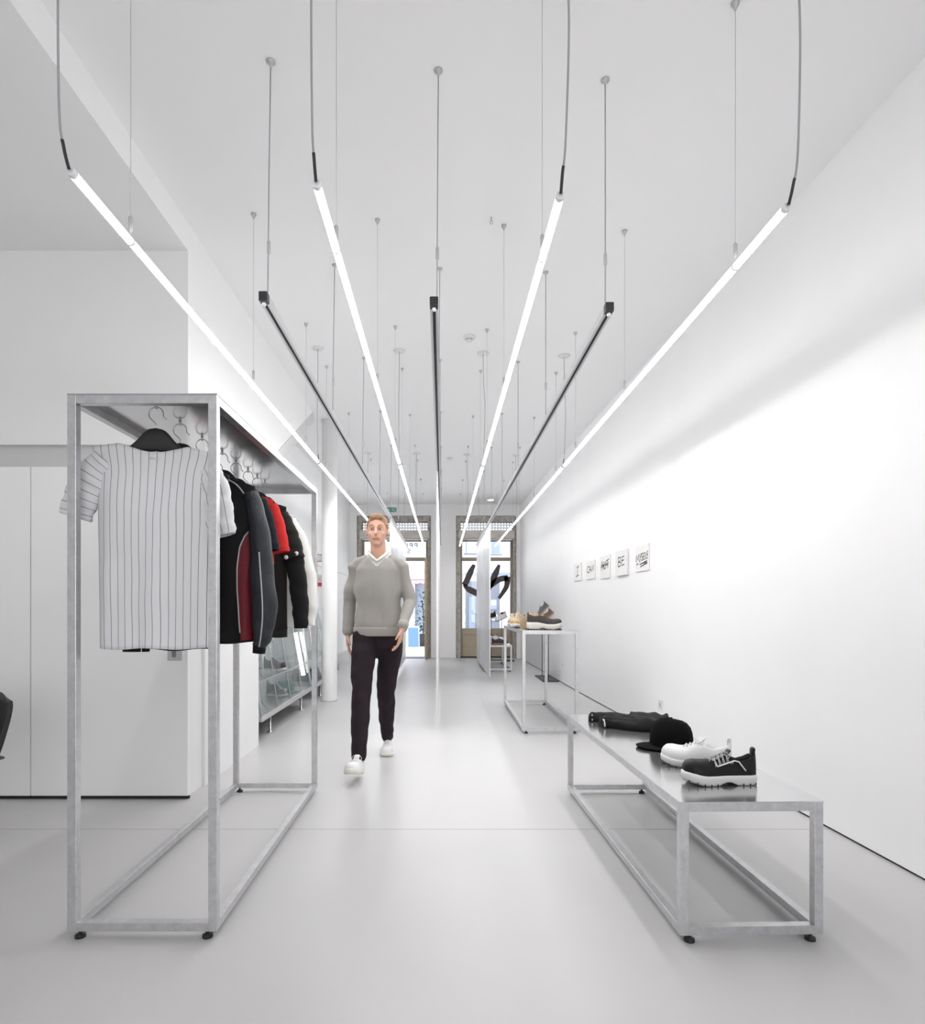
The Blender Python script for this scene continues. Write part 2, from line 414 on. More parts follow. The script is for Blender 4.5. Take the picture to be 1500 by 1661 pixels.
def lattice(x0, x1, z0, z1, y, parent, rows=3):
    p = (z1-z0)/rows; n = round((x1-x0)/p); px = (x1-x0)/n; b = MB()
    for i in range(n):
        for j in range(rows):
            cx = x0+(i+.5)*px; cz = z0+(j+.5)*p; r = p*.385
            K = 16
            out = []; inn = []
            for k in range(K):
                a = 2*PI*k/K+PI/K; c, s_ = math.cos(a), math.sin(a); m = max(abs(c), abs(s_))
                out.append(b.bm.verts.new((cx+c/m*px/2, y, cz+s_/m*p/2))); inn.append(b.bm.verts.new((cx+c*r, y, cz+s_*r)))
            for k in range(K): b.face([out[k], out[(k+1) % K], inn[(k+1) % K], inn[k]])
    o = b.build('lattice_screen', M['lattice'], parent)
    sd = o.modifiers.new('s', 'SOLIDIFY'); sd.thickness = .012
    return o
def opening(root, x0, x1, bottom):
    y = YB+.06
    b = MB(); b.box(x0+.005, x0+.10, y, y+.3, 0, OT-.002); b.box(x1-.07, x1-.004, y, y+.3, 0, OT-.002); b.box(x0+.10, x1-.07, y, y+.3, 3.03, OT-.002)
    b.build('stone_surround', M['stone'], root, bevel=.008)
    lattice(x0+.10, x1-.07, 2.835, 3.028, y+.12, root)
    MB().box(x0+.055, x1-.03, y-.06, y+.16, 2.64, 2.833).build('shutter_box', M['shutter'], root, bevel=.03, seg=4)
    yf = y+.14; a, c = x0+.10, x1-.07
    b = MB(); b.box(a, a+.045, yf, yf+.06, bottom, 2.638); b.box(c-.045, c, yf, yf+.06, bottom, 2.638); b.box(a+.045, c-.045, yf, yf+.06, 2.60, 2.638); b.box(a+.045, c-.045, yf-.01, yf+.06, 2.165, 2.245)
    b.build('window_frame', M['frame'], root, bevel=.004)
    MB().box(a+.045, c-.045, yf+.025, yf+.031, 2.245, 2.60).build('upper_pane', M['pane'], root)
    return a, c, yf
# window_1 (right)
wr = bpy.data.objects.new('window_1', None); C.objects.link(wr); struct(wr)
a, c, yf = opening(wr, WX0, WX1, .03)
MB().box(a+.045, c-.045, yf+.025, yf+.031, .66, 2.165).build('lower_pane', M['pane'], wr)
b = MB(); b.box(a+.045, c-.045, yf, yf+.05, .03, .66); b.box(a+.045, c-.045, yf-.012, yf, .52, .66); b.box(a+.045, c-.045, yf-.012, yf, .03, .20); b.box(a+.045, a+.1, yf-.012, yf, .2, .52); b.box(c-.1, c-.045, yf-.012, yf, .2, .52)
b.build('kick_panel', M['beige'], wr, bevel=.004)
MB().box(a, c, yf-.02, yf+.06, 0, .03).build('window_sill', M['gap'], wr)
# ribbon lettering helper on a plane
def ribbon(b, pts, wd, f, th):
    """flat strip of width wd along 2D points, f maps (u,v,depth) to 3D"""
    W = wd if isinstance(wd, (list, tuple)) else [wd]*len(pts)
    L_ = []; R_ = []
    for i, p in enumerate(pts):
        a_ = pts[max(0, i-1)]; c_ = pts[min(len(pts)-1, i+1)]
        dx, dy = c_[0]-a_[0], c_[1]-a_[1]; l = math.hypot(dx, dy) or 1
        nx, ny = -dy/l*W[i]/2, dx/l*W[i]/2
        L_.append((p[0]+nx, p[1]+ny)); R_.append((p[0]-nx, p[1]-ny))
    for i in range(len(pts)-1):
        q = [L_[i], L_[i+1], R_[i+1], R_[i]]
        lo = [b.bm.verts.new(f(u, v, 0)) for u, v in q]; hi = [b.bm.verts.new(f(u, v, th)) for u, v in q]
        b.face(lo); b.face(list(reversed(hi)))
        for k in range(4): b.face([lo[k], lo[(k+1) % 4], hi[(k+1) % 4], hi[k]])
def cm2(pts, k=6): return [(p.x, p.y) for p in catmull([(u, v, 0) for u, v in pts], k)]
yg = yf+.02
def px_on(y):   # photograph column/row to a point of the pane at distance y
    return lambda u, v, d: Vector(((u-717)/1000*y, y-d, CAMZ-(v-985)/1000*y))
def cc(p): return (540+p[0]/4.412, 780+p[1]/4.412)
b = MB()
s1 = cm2([cc(p) for p in [(1010, 600), (985, 650), (955, 720), (938, 748)]]); ribbon(b, s1, [lerp(5, 9.5, min(1, i/6)) for i in range(len(s1))], px_on(yg), .002)
s1 = cm2([cc(p) for p in [(935, 742), (965, 772), (1010, 795), (1065, 822)]]); ribbon(b, s1, [lerp(4, 10, min(1, i/8)) for i in range(len(s1))], px_on(yg), .002)
s1 = cm2([cc(p) for p in [(1190, 600), (1165, 660), (1130, 735), (1095, 790)]]); ribbon(b, s1, [lerp(4, 10, min(1, i/6)) for i in range(len(s1))], px_on(yg), .002)
s1 = cm2([cc(p) for p in [(1085, 765), (1130, 745), (1190, 705), (1252, 695)]]); ribbon(b, s1, 9.5, px_on(yg), .002)
s1 = cm2([cc(p) for p in [(1247, 685), (1243, 750), (1215, 800), (1186, 842)]]); ribbon(b, s1, [lerp(10, 5, i/18) for i in range(19)], px_on(yg), .002)
b.build('brush_stroke_decal', M['decal'], wr)
# door_1 (left, standing open)
dr = bpy.data.objects.new('door_1', None); C.objects.link(dr); struct(dr)
a, c, yf = opening(dr, DX0, DX1, .0)
MB().box(a, c, YB, YB+.4, 0, .015).build('threshold', M['fgrey'], dr)
b = MB(); b.box(c-.06, c-.015, YB-.33, yf, .02, 2.20); b.build('door_leaf', M['doorframe'], dr, bevel=.004)
b = MB(); b.tube([(c-.06, YB-.26, 1.05), (c-.10, YB-.26, 1.05), (c-.10, YB-.20, 1.05)], .009); b.tube([(c-.06, YB-.26, .80), (c-.085, YB-.26, .80)], .016); b.build('door_handle', M['steel'], dr, smooth=True)
MB().box(c-.016, c+.012, YB-.05, YB+.1, .02, 2.2).build('weathered_jamb', M['stone'], dr)
MB().box(a+.6, a+.72, YB-.02, YB+.005, 2.70, 2.75).build('shutter_lock', M['black'], dr, bevel=.01)
# mirrored lettering on the fanlight
b = MB(); fy = px_on(yf+.02)
def letter(strokes, x, y, wdt, h, lw=1.35):
    for st in strokes: ribbon(b, [(x+(1-u)*wdt, y+(1-v)*h) for u, v in st], lw, fy, .002)   # mirrored: read from the street
Pst = [[(0, 0), (0, 1)], [(0, .95), (.75, .92), (.9, .75), (.75, .52), (0, .48)]]
Lst = [[(0, 1), (0, .05), (.8, .05)]]
Sst = [[(.9, .85), (.6, .97), (.2, .9), (.1, .7), (.4, .55), (.8, .4), (.85, .2), (.5, .04), (.08, .12)]]
letter(Pst, 671.3, 881, 5, 7); letter(Pst, 663.5, 881, 5, 7); letter(Lst, 656.8, 881, 4, 7); letter(Sst, 660.2, 890.5, 5.5, 7)
ribbon(b, [(656, 888.7), (691, 888.9)], .35, fy, .002)
b.build('mirrored_lettering', M['blueink'], dr)

# ================================================================= STREET OUTSIDE
b = MB(); b.box(-14, 14, 14.05, 34, -.12, -.02); struct(b.build('street', M['pave']))
t = thing('facade', 'white building across the street seen through both openings', 'building', (0, 20.5, 0))
def fz(y, Z=20.5): return CAMZ-(y-985)/1000*Z
def fx(x, Z=20.5): return (x-717)/1000*Z
MB().box(-9, 9, 0, .5, -.02, 9).build('rendered_wall', M['facade'], t)
b = MB(); b.box(fx(754.7), fx(809.7), -.12, 0, 0, fz(943)); b.build('shopfront', M['fgrey'], t)
MB().box(fx(760), fx(770), -.15, -.12, 0.3, fz(968)).build('shop_window', M['fblue'], t); MB().box(fx(784), fx(805), -.15, -.12, fz(988), fz(972)).build('shop_window', M['fblue'], t)
MB().box(fx(796), fx(806), -.17, -.15, fz(1006), fz(997)).build('white_notice', M['facade'], t); MB().box(fx(796), fx(804), -.17, -.15, fz(982), fz(974)).build('white_notice', M['facade'], t)
b = MB(); b.box(fx(744), fx(835), -.1, 0, fz(933.5), fz(929)); b.build('cornice', M['fblue'], t)
for (x0, x1, y0, y1) in ((795, 811.5, 875, 899), (754, 773, 872, 898)):
    f = MB().box(fx(x0), fx(x1), -.05, 0, fz(y1), fz(y0)).build('window', M['facade'], t)
    MB().box(fx(x0)+.03, fx(x1)-.03, -.06, -.05, fz(y1)+.03, fz(y0)-.02).build('pane', M['fblue'] if x0 > 790 else M['facade'], f)
    MB().box(fx(x0)-.05, fx(x1)+.05, -.12, 0, fz(y1+1.5), fz(y1)).build('sill', M['fgrey'], f)
MB().box(fx(754.5), fx(757), -.08, 0, fz(897), fz(872)).build('downpipe', M['fblue'], t)
b = MB(); b.box(fx(630), fx(673.5), -.08, 0, 0.05, fz(944)); b.build('grey_shutter', M['greywall'], t)
b = MB(); b.box(fx(675), fx(700), -.08, 0, .3, fz(944)); b.build('teal_shop_glass', M['fblue'], t)
b = MB(); b.box(fx(673.5), fx(675.2), -.14, 0, 0, fz(944)); b.build('pilaster', M['fgrey'], t)
b = MB(); b.box(fx(665), fx(702), -.03, 0, fz(975), fz(958)); b.build('shop_panel', M['facade'], t)
t = thing('awning', 'pink scalloped awning over the shop across the street', 'awning', (0, 20.4, 0))
b = MB()
N_ = 22; r1 = []; r2 = []
for i in range(N_+1):
    x = lerp(fx(655), fx(705), i/N_); r1.append((x, -.02, fz(925))); r2.append((x, -.85, 2.02+.02*math.sin(i*1.7)))
b.rings([r1, r2], False, False); b.rings([r2, [(p[0], p[1]-.01, p[2]-.12-.02*abs(math.sin(i*1.2))) for i, p in enumerate(r2)]], False, False)
o = b.build('awning_cloth', M['awning'], t); o.modifiers.new('s', 'SOLIDIFY').thickness = .01
MB().tube([(fx(655), -.84, 2.0), (fx(705), -.84, 2.0)], .018).build('awning_bar', M['fgrey'], t)
t = thing('potted_plant', 'dark green potted plant outside the open door', 'plant', (-.56, 18.2, -.02))
MB().lathe([(.15, 0), (.2, .32), (.21, .36), (.19, .36), (.18, .33)], n=20).build('plant_pot', M['pot'], t, smooth=True)
MB().tube([(0, 0, .3), (.02, 0, .8), (-.03, .02, 1.35)], .02).build('stem', M['pot'], t)
b = MB()
for i in range(170):
    h = random.uniform(.45, 1.65); a_ = random.uniform(0, 2*PI); rr = random.uniform(.02, .26); c0 = Vector((rr*math.cos(a_), rr*math.sin(a_), h))
    d = Vector((math.cos(a_), math.sin(a_), random.uniform(-.7, .5))).normalized()*random.uniform(.09, .18); sd = Vector((-d.y, d.x, 0)).normalized()*.035
    b.face([b.bm.verts.new(p) for p in (c0, c0+d*.5+sd, c0+d, c0+d*.5-sd+Vector((0, 0, .01)))])
b.build('foliage', M['leaf'], t)
t = thing('sandwich_board', 'pale blue board with white frame standing on the street', 'sign', (-.80, 17.2, -.02), .15)
MB().box(-.17, .17, -.02, .02, 0, .62).build('board_frame', M['facade'], t, mtx=Matrix.Rotation(-.12, 4, 'X'))
MB().box(-.145, .145, -.026, -.02, .04, .58).build('board_face', M['blueboard'], t, mtx=Matrix.Rotation(-.12, 4, 'X'))

# ================================================================= LAMPS ON THE CEILING
def zstart(base, x): return base + .073*(x+1.09)
ZT = 2.405       # height of tubes
DROP = CEIL-ZT
def suspension(x, y, ztop, zbot, parent, rod=False, lean=0):
    """wire from a ceiling cup down to the lamp"""
    r = .0028 if rod else .0010
    wd = MB().tube([(x+lean, y, ztop-.01), (x+lean*.4, y, (ztop+zbot)/2), (x, y, zbot)], r, 6).build('suspension_rod' if rod else 'suspension_wire', M['cable' if rod else 'wire'], parent, smooth=True)
    if rod: MB().lathe([(.003, -.026), (.009, -.010), (.018, -.005), (.018, 0)], (x+lean, y, ztop), 20).build('ceiling_cup', M['cup'], wd, smooth=True)
    else: MB().lathe([(.003, -.030), (.006, -.022), (.015, -.006), (.015, 0)], (x+lean, y, ztop), 16).build('ceiling_cup', M['cup'], wd, smooth=True)
    gz = zbot+.17 if rod else zbot+.02
    MB().lathe([(.003, 0), (.0075, .006), (.0075, .05), (.003, .056)], (x+lean*.3*(1 if rod else 0), y, gz), 10).build('wire_gripper', M['cup'], wd, smooth=True)
    return wd
LX = [-1.086, -.378, .366, 1.098]
side = ['outer left', 'inner left', 'inner right', 'outer right']
seg = ['nearest the camera', 'in the middle of its row', 'furthest from the camera']
SEGL = 3.60
for li, x in enumerate(LX):
    for k in range(3):
        y0 = zstart(1.80, x)+k*3.64
        t = thing('tube_lamp', f'long lit white tube lamp of the {side[li]} row, {seg[k]}', 'lamp', (x, y0, ZT), 0, 'suspended light tubes')
        b = MB(); b.rings([[Vector((.0125*math.cos(PI*1.5+(q_/12-.5)*2.1), y_, .0125*math.sin(PI*1.5+(q_/12-.5)*2.1))) for q_ in range(13)] for y_ in (.022, SEGL-.02)]); b.build('light_tube', M['tube'], t, smooth=True)
        b = MB(); b.rings([[Vector((.0125*math.cos(PI*.5+(q_/16-.5)*(2*PI-2.1)), y_, .0003+.0125*math.sin(PI*.5+(q_/16-.5)*(2*PI-2.1)))) for q_ in range(17)] for y_ in (.022, SEGL-.02)]); b.build('tube_back', M['tubeback'], t)
        for q in (0, 1):
            yy = 0 if q == 0 else SEGL-.02
            MB().tube([(0, yy, 0), (0, yy+.02, 0)], .0135, 14).build('end_cap', M['capwhite'], t, bevel=.003)
        for dy in (.35, 1.75, 3.12):
            wd = suspension(0, dy, DROP, .014, t)
            MB().lathe([(.0135, -.006), (.0145, 0), (.0135, .006)], (0, 0, 0), 16).build('tube_clip', M['capwhite'], t, smooth=True, mtx=Matrix.Translation((0, dy, 0)) @ Matrix.Rotation(PI/2, 4, 'X'))
        s = [-1, -1, 1, 1][li]; amp = [.006, .005, .016, .012][li]
        P = catmull([(0, -.005, 0), (0, -.030, .045), (s*amp*.4, -.048, .14), (s*amp, -.048, .5), (s*amp*.2, -.048, .75), (0, -.048, DROP-.004)], 6)
        cb = MB().tube(P[8:], .0034 if k == 0 else .0028, 7).build('power_cable', M['cable'], t, smooth=True)
        MB().tube(P[:9], .0048 if k == 0 else .0042, 8).build('cable_sleeve', M['black'], t, smooth=True)
        if k == 0: MB().lathe([(.004, -.02), (.02, -.006), (.03, 0)], (0, -.048, DROP), 16).build('ceiling_cup', M['cup'], cb, smooth=True)
        else: MB().lathe([(.05, -.008), (.055, 0)], (0, -.048, DROP), 24).build('ceiling_plate', M['whitepl'], cb, smooth=True)
# unlit rails carrying the hanging sheets
RX = [-.735, -.034, .712]
rs = ['left', 'central', 'right']
for i, x in enumerate(RX):
    y0 = zstart(2.545, -1.09) + .062*(x+.74)
    t = thing('ceiling_rail', f'dark suspended unlit {rs[i]} rail with an open end block', 'rail', (x, y0, ZT), 0, 'suspended rails')
    L_ = 10.0
    b = MB(); b.box(-.017, -.0145, .02, L_, -.012, .02); b.box(.0145, .017, .02, L_, -.012, .02); b.box(-.0145, .0145, .02, L_, .0175, .02); b.box(-.0175, -.0065, .02, L_, -.016, -.012); b.box(.0065, .0175, .02, L_, -.016, -.012); b.build('rail_profile', M['alu'], t)
    MB().tube([(0, .03, -.012), (0, L_, -.012)], .0066, 10).build('rail_core', M['rodark'], t, smooth=True)
    MB().box(-.018, .018, -.02, .018, -.018, .022).build('end_block', M['black'], t, bevel=.004)
    MB().ball((0, .0, -.025), (.009, .012, .008)).build('end_knob', M['capwhite'], t, smooth=True)
    for k in range(7):
        suspension(0.012*(1 if i < 2 else -1), .012+1.52*k, DROP, .02, t, rod=True, lean=[.012, .006, 0][i])
# hanging panels
def panel(x, y0, y1, label, group, lean=0):
    t = thing('hanging_panel', label, 'panel', (x, y0, 0), 0, group)
    m = Matrix.Shear('XY', 4, (0, 0)) if False else None
    b = MB(); n = 7
    for a_ in range(n):
        ya = lerp(0, y1-y0, a_/n); yb = lerp(0, y1-y0, (a_+1)/n)
        b.box(-.004+.002*(a_ % 2), .004+.002*(a_ % 2), ya, yb, .095, ZT-.03)
    b.build('ribbed_sheet', M['panel'], t)
    MB().box(-.009, .009, -.003, .006, .09, ZT-.02).build('edge_strip', M['galv'], t)
    MB().box(-.008, .008, 0, y1-y0, .088, .096).build('bottom_rail', M['galv'], t)
    MB().box(-.006, .006, .0, y1-y0, ZT-.035, ZT-.014).build('top_rail', M['alu'], t)
    return t
yy = [5.70, 7.20, 8.70, 10.20, 11.70]
for k, (l, d) in enumerate(zip(['nearest the camera', 'second from the camera', 'third from the camera', 'furthest from the camera'], range(4))):
    panel(-.045, yy[k], yy[k+1]-.015, f'hanging sheet on the central rail seen edge-on, {l}', 'edge-on sheets on the central rail')
yy = [8.72, 9.95, 11.2, 12.45]
for k, l in enumerate(['nearest the camera', 'middle one', 'furthest back']):
    panel(-.735, yy[k], yy[k+1]-.012, f'pale hanging sheet on the left rail behind the man, {l}', 'sheets on the left rail')
yy = [9.2, 10.35, 11.5, 12.65]
for k, l in enumerate(['nearest the camera', 'middle one', 'furthest back, by the shop window']):
    panel(.712, yy[k], yy[k+1]-.012, f'pale hanging sheet on the right rail, {l}', 'sheets on the right rail')
# ceiling fittings
def detector(x, y, label):
    t = thing('smoke_detector', label, 'smoke detector', (x, y, CEIL), 0, 'smoke detectors')
    MB().lathe([(.052, 0), (.052, -.010), (.044, -.018), (.030, -.020)], n=32).build('base', M['whitepl'], t, smooth=True)
    MB().lathe([(.026, -.018), (.026, -.035), (.020, -.042), (.004, -.044)], n=24).build('sensor', M['whitepl'], t, smooth=True)
    MB().lathe([(.0265, -.030), (.0265, -.026)], n=24).build('sensor_slot', M['cup'], t)
detector(.227, 5.16, 'round white smoke detector on the ceiling, nearer the camera')
detector(.12, 9.34, 'round white smoke detector further back on the ceiling')
t = thing('downlight', 'small bright round ceiling light near the shop window', 'light', (1.02, 12.95, CEIL))
MB().lathe([(.075, 0), (.075, -.012), (.066, -.014)], n=28).build('light_ring', M['whitepl'], t, smooth=True)
MB().lathe([(.064, -.0145), (.01, -.016)], n=28).build('light_face', M['lampface'], t, smooth=True)
t = thing('ceiling_hook', 'small metal screw eye in the ceiling between the centre rods', 'hook', (.285, 3.58, CEIL))
MB().tube([(0, 0, 0), (0, 0, -.02)], .005).build('screw', M['cup'], t)
MB().tube([(.008*math.cos(a_/10*2*PI-PI/2), 0, -.03+.010*math.sin(a_/10*2*PI+PI/2)) for a_ in range(10)], .0025, 6).build('eye', M['cup'], t, smooth=True)
# exit sign
t = thing('exit_sign', 'green and white emergency exit sign hanging near the ceiling', 'sign', (-1.07, 13.0, 3.20))
MB().box(-.115, .115, -.012, .03, .035, .105).build('sign_housing', M['whitepl'], t, bevel=.005)
MB().box(-.112, .112, -.004, .004, -.062, .034).build('sign_face', M['green'], t)
b = MB(); f = lambda u, v, d: Vector((u, -.0045-d, v))
def q(p): ribbon(b, p, .014, f, .0015)
q([(-.055, .02), (-.055, -.045)]); q([(-.075, -.02), (-.055, -.048), (-.035, -.02)])                      # down arrow
ribbon(b, [(.02, .014), (.032, -.010)], .016, f, .0015); ribbon(b, [(.032, -.01), (.045, -.03), (.05, -.05)], .009, f, .0015); ribbon(b, [(.032, -.01), (.018, -.028), (.002, -.034)], .009, f, .0015)
ribbon(b, [(.02, .014), (.04, .004), (.05, .012)], .007, f, .0015); ribbon(b, [(.02, .014), (.004, .006), (.002, -.008)], .007, f, .0015); ribbon(b, [(.022, .026), (.030, .026)], .010, f, .0015)
for pr in ([(.066, -.055), (.066, .028)], [(.066, .026), (.10, .026)], [(.098, .028), (.098, -.055)]): ribbon(b, pr, .008, f, .0015)
b.build('pictogram', M['whitepl'], t)
MB().box(-.01, .01, 0, .01, .105, CEIL-3.20).build('sign_bracket', M['whitepl'], t)

# ================================================================= STEEL FRAMED FURNITURE
def steel_frame(t, W, L, H, th=.030, foot=.025, yoff=0):
    """open box frame: front-left corner at origin, W across, L deep, H high"""
    z0, z1 = foot, H-.0025
    for (x, y) in ((0, 0), (W-th, 0), (0, L-th), (W-th, L-th)):
        MB().box(x, x+th, y, y+th, z0, z1).build('post', M['galv'], t, bevel=.0015)
        MB().lathe([(.006, foot+.002), (.006, .012), (.017, .010), (.018, 0)], (x+th*.5+(.022 if x < W/2 else -.022), y+th*.5, 0), 16).build('foot', M['rubber'], t, smooth=True)
    for zz in (z0, z1-th):
        for y in (0, L-th): MB().box(th, W-th, y+.0005, y+th-.0005, zz, zz+th).build('cross_bar', M['galv'], t, bevel=.001)
        for x in (0, W-th): MB().box(x+.0005, x+th-.0005, th, L-th, zz, zz+th).build('side_bar', M['galv'], t, bevel=.001)
    MB().box(-.001, W+.001, -.001, L+.001, z1, H+.001).build('top_sheet', M['sheet'], t)
rack = thing('clothes_rack', 'tall open galvanised steel clothes rack on the left', 'clothes rack', (-1.277, 2.099, 0))
steel_frame(rack, .510, 1.695, 1.857)
bench = thing('display_bench', 'low long galvanised steel bench carrying cap and shoes in the foreground', 'bench', (.800, 2.072, 0), .022)
steel_frame(bench, .488, 1.685, .474)
tallt = thing('display_table', 'tall galvanised steel display table at the right wall', 'table', (.716, 5.51, 0))
steel_frame(tallt, .505, 1.66, .921)
lowt = thing('display_table', 'low galvanised steel table beside the shop window', 'table', (.735, 10.8, 0))
steel_frame(lowt, .49, 1.6, .466)
BZ = .476; TZ = .923; LZ = .468

# ================================================================= HANGERS AND GARMENTS
HX = -1.02
def make_hanger(y, label, half=.20, tilt=0, ztop=1.846, rz=0):
    t = thing('coat_hanger', label, 'hanger', (HX, y, 0), rz, 'black hangers on the rack')
    b = MB(); R_ = []
    n = 34
    for i in range(n+1):
        x = lerp(-half, half, i/n); u = abs(x)/half
        zc = 1.722 - .10*u**1.3 + tilt*x; hh = lerp(.026, .010, smoothstep(.2, 1, u)) + .016*math.exp(-(x/.05)**4)
        zc += .010*math.exp(-(x/.055)**4) - .004*math.cos(x*60)*math.exp(-(x/.15)**4)
        dd = lerp(.012, .008, u)
        if i in (0, n): hh *= .5; dd *= .5
        R_.append([Vector((x, dd*math.cos(2*PI*k/14), zc+hh*math.sin(2*PI*k/14))) for k in range(14)])
    b.rings(R_); b.build('hanger_body', M['black'], t, smooth=True)
    P = [Vector((0, 0, 1.755)), Vector((0, 0, 1.782)), Vector((-.008, 0, 1.792))]
    for k in range(0, 15):
        a_ = math.radians(215 - k*16.5); P.append(Vector((.026*math.cos(a_), 0, ztop-.028+.026*math.sin(a_))))
    P.append(Vector((.036, 0, ztop-.045)))
    MB().tube(P, .0021, 8).build('hook', M['steel'], t, smooth=True)
    return t
HY = [2.20, 2.40, 2.62, 2.86, 3.05, 3.24, 3.40, 3.55]
hl = ['carrying the pinstripe shirt', 'behind the pinstripe shirt', 'carrying the jacket with the maroon side panel', 'carrying the navy t-shirt', 'carrying the red t-shirt', 'carrying the charcoal coat with snap buttons', 'carrying the white sweatshirt', 'empty one furthest back']
for y, l in zip(HY, hl):
    make_hanger(y, f'black shaped hanger with steel hook, {l}', tilt=-.05 if y < 2.3 else 0, half=.19)
    e = MB().tube([(0, 0, 0), (0, 0, .012)], .005, 8); e.ball((0, 0, 0), .006, 10)
    o = e.build('hanging_eye', M['steel'], rack, smooth=True); o.location = (HX+1.277, y-2.099, 1.8425)

class Garment:
    def __init__(s, y, zsh, zhem, wsh, wch, whem, depth, tilt=0, slope=.22, seed=0, fold=.012, cx=HX, neck=.085, dip=.03, hemwave=.004):
        s.__dict__.update(locals())
    def w(s, t):
        return lerp(s.wsh, s.wch, smoothstep(0, .16, t)) if t < .16 else lerp(s.wch, s.whem, (t-.16)/.84)
    def p(s, t, th):
        w = s.w(t); cs, sn = math.cos(th), math.sin(th)
        cs2 = math.copysign(abs(cs)**.9, cs)
        x = w*cs2
        zs = s.zsh - s.slope*max(0, abs(x)-s.neck*.6) + s.tilt*x
        if abs(x) < s.neck: zs -= s.dip*(1-(abs(x)/s.neck)**2)
        z = lerp(zs, s.zhem, t) + s.hemwave*math.sin(x*30+s.seed)*t
        d = lerp(.022, s.depth, smoothstep(0, .35, t))*(abs(sn)**.8)
        ff = s.fold*smoothstep(.12, .8, t)*(math.sin(x*38+s.seed*1.7+t*1.2)*.6+math.sin(x*71+s.seed+t*2.5)*.35)
        ff += .006*noise.noise(Vector((x*9, t*6, s.seed+math.copysign(2, sn))))*smoothstep(0, .2, t)
        yv = math.copysign(d, sn) + ff*(1 if sn < 0 else .6)*min(1, abs(sn)*2)
        return Vector((x, yv, z))
    def front(s, x, z):
        """point of the camera-facing surface at local x, z"""
        lo, hi = 0, 1
        for _ in range(40):
            t = (lo+hi)/2; w = s.w(t); c = max(-1, min(1, x/w)); c = math.copysign(abs(c)**(1/.9), c)
            q_ = s.p(t, -math.acos(c))
            if q_.z > z: lo = t
            else: hi = t
        return q_
    def body(s, name, mats, parent, pick=None, us=None, rows=46, n=96):
        b = MB(); bm = b.bm; uvl = bm.loops.layers.uv.new('UVMap')
        V = [[bm.verts.new(s.p(i/rows, 2*PI*j/n)) for j in range(n)] for i in range(rows+1)]
        for i in range(rows):
            for j in range(n):
                k = (j+1) % n
                f = bm.faces.new([V[i][j], V[i][k], V[i+1][k], V[i+1][j]])
                if pick: 
                    c = f.calc_center_median(); f.material_index = pick(c, (i+.5)/rows, c.x/s.w((i+.5)/rows))
                for lp, (ii, jj) in zip(f.loops, ((i, j), (i, j+1), (i+1, j+1), (i+1, j))):
                    u = math.cos(2*PI*jj/n); u = math.copysign(abs(u)**.9, u)
                    lp[uvl].uv = (u*(us or 1)+.55, ii/rows)
        for f in bm.faces: f.smooth = True
        me = bpy.data.meshes.new(name); bm.to_mesh(me); bm.free()
        for m in mats: me.materials.append(m)
        o = bpy.data.objects.new(name, me); C.objects.link(o); o.parent = parent
        sd = o.modifiers.new('s', 'SOLIDIFY'); sd.thickness = .0025; sd.offset = 0
        return o
def sleeve(parent, pts, rad, m, us=None, along=False, seed=0, name='sleeve', n=28, wr=.004):
    """pts in local x,y,z; rad (half-width in the x-z plane, half-depth)"""
    P = catmull(pts, 7); T = [i/(len(P)-1) for i in range(len(P))]
    tab0 = [(i/(len(rad)-1), r[0]) for i, r in enumerate(rad)]; tab1 = [(i/(len(rad)-1), r[1]) for i, r in enumerate(rad)]
    b = MB(); bm = b.bm; uvl = bm.loops.layers.uv.new('UVMap'); V = []
    for i, p in enumerate(P):
        d = (P[min(len(P)-1, i+1)]-P[max(0, i-1)]).normalized(); nrm = Vector((d.z, 0, -d.x)).normalized()
        ra = sinterp(tab0, T[i]); rb = sinterp(tab1, T[i]); row = []
        for k in range(n):
            a_ = 2*PI*k/n
            wv = wr*(math.sin(T[i]*23+seed+a_*1.0)+.7*math.sin(T[i]*41+a_*2+seed))*smoothstep(0, .15, T[i])
            row.append(bm.verts.new(p + nrm*math.cos(a_)*(ra+wv*.5) + Vector((0, 1, 0))*math.sin(a_)*(rb+wv)))
        V.append(row)
    for i in range(len(P)-1):
        for k in range(n):
            j = (k+1) % n
            f = bm.faces.new([V[i][k], V[i][j], V[i+1][j], V[i+1][k]]); f.smooth = True
            for lp, (ii, kk) in zip(f.loops, ((i, k), (i, k+1), (i+1, k+1), (i+1, k))):
                lp[uvl].uv = ((T[ii]*(us or 1), 0) if along else (math.cos(2*PI*kk/n)*(us or 1)+.4, T[ii]))
    me = bpy.data.meshes.new(name); bm.to_mesh(me); bm.free(); me.materials.append(m)
    o = bpy.data.objects.new(name, me); C.objects.link(o); o.parent = parent
    sd = o.modifiers.new('s', 'SOLIDIFY'); sd.thickness = .0025; sd.offset = 0
    return o, P

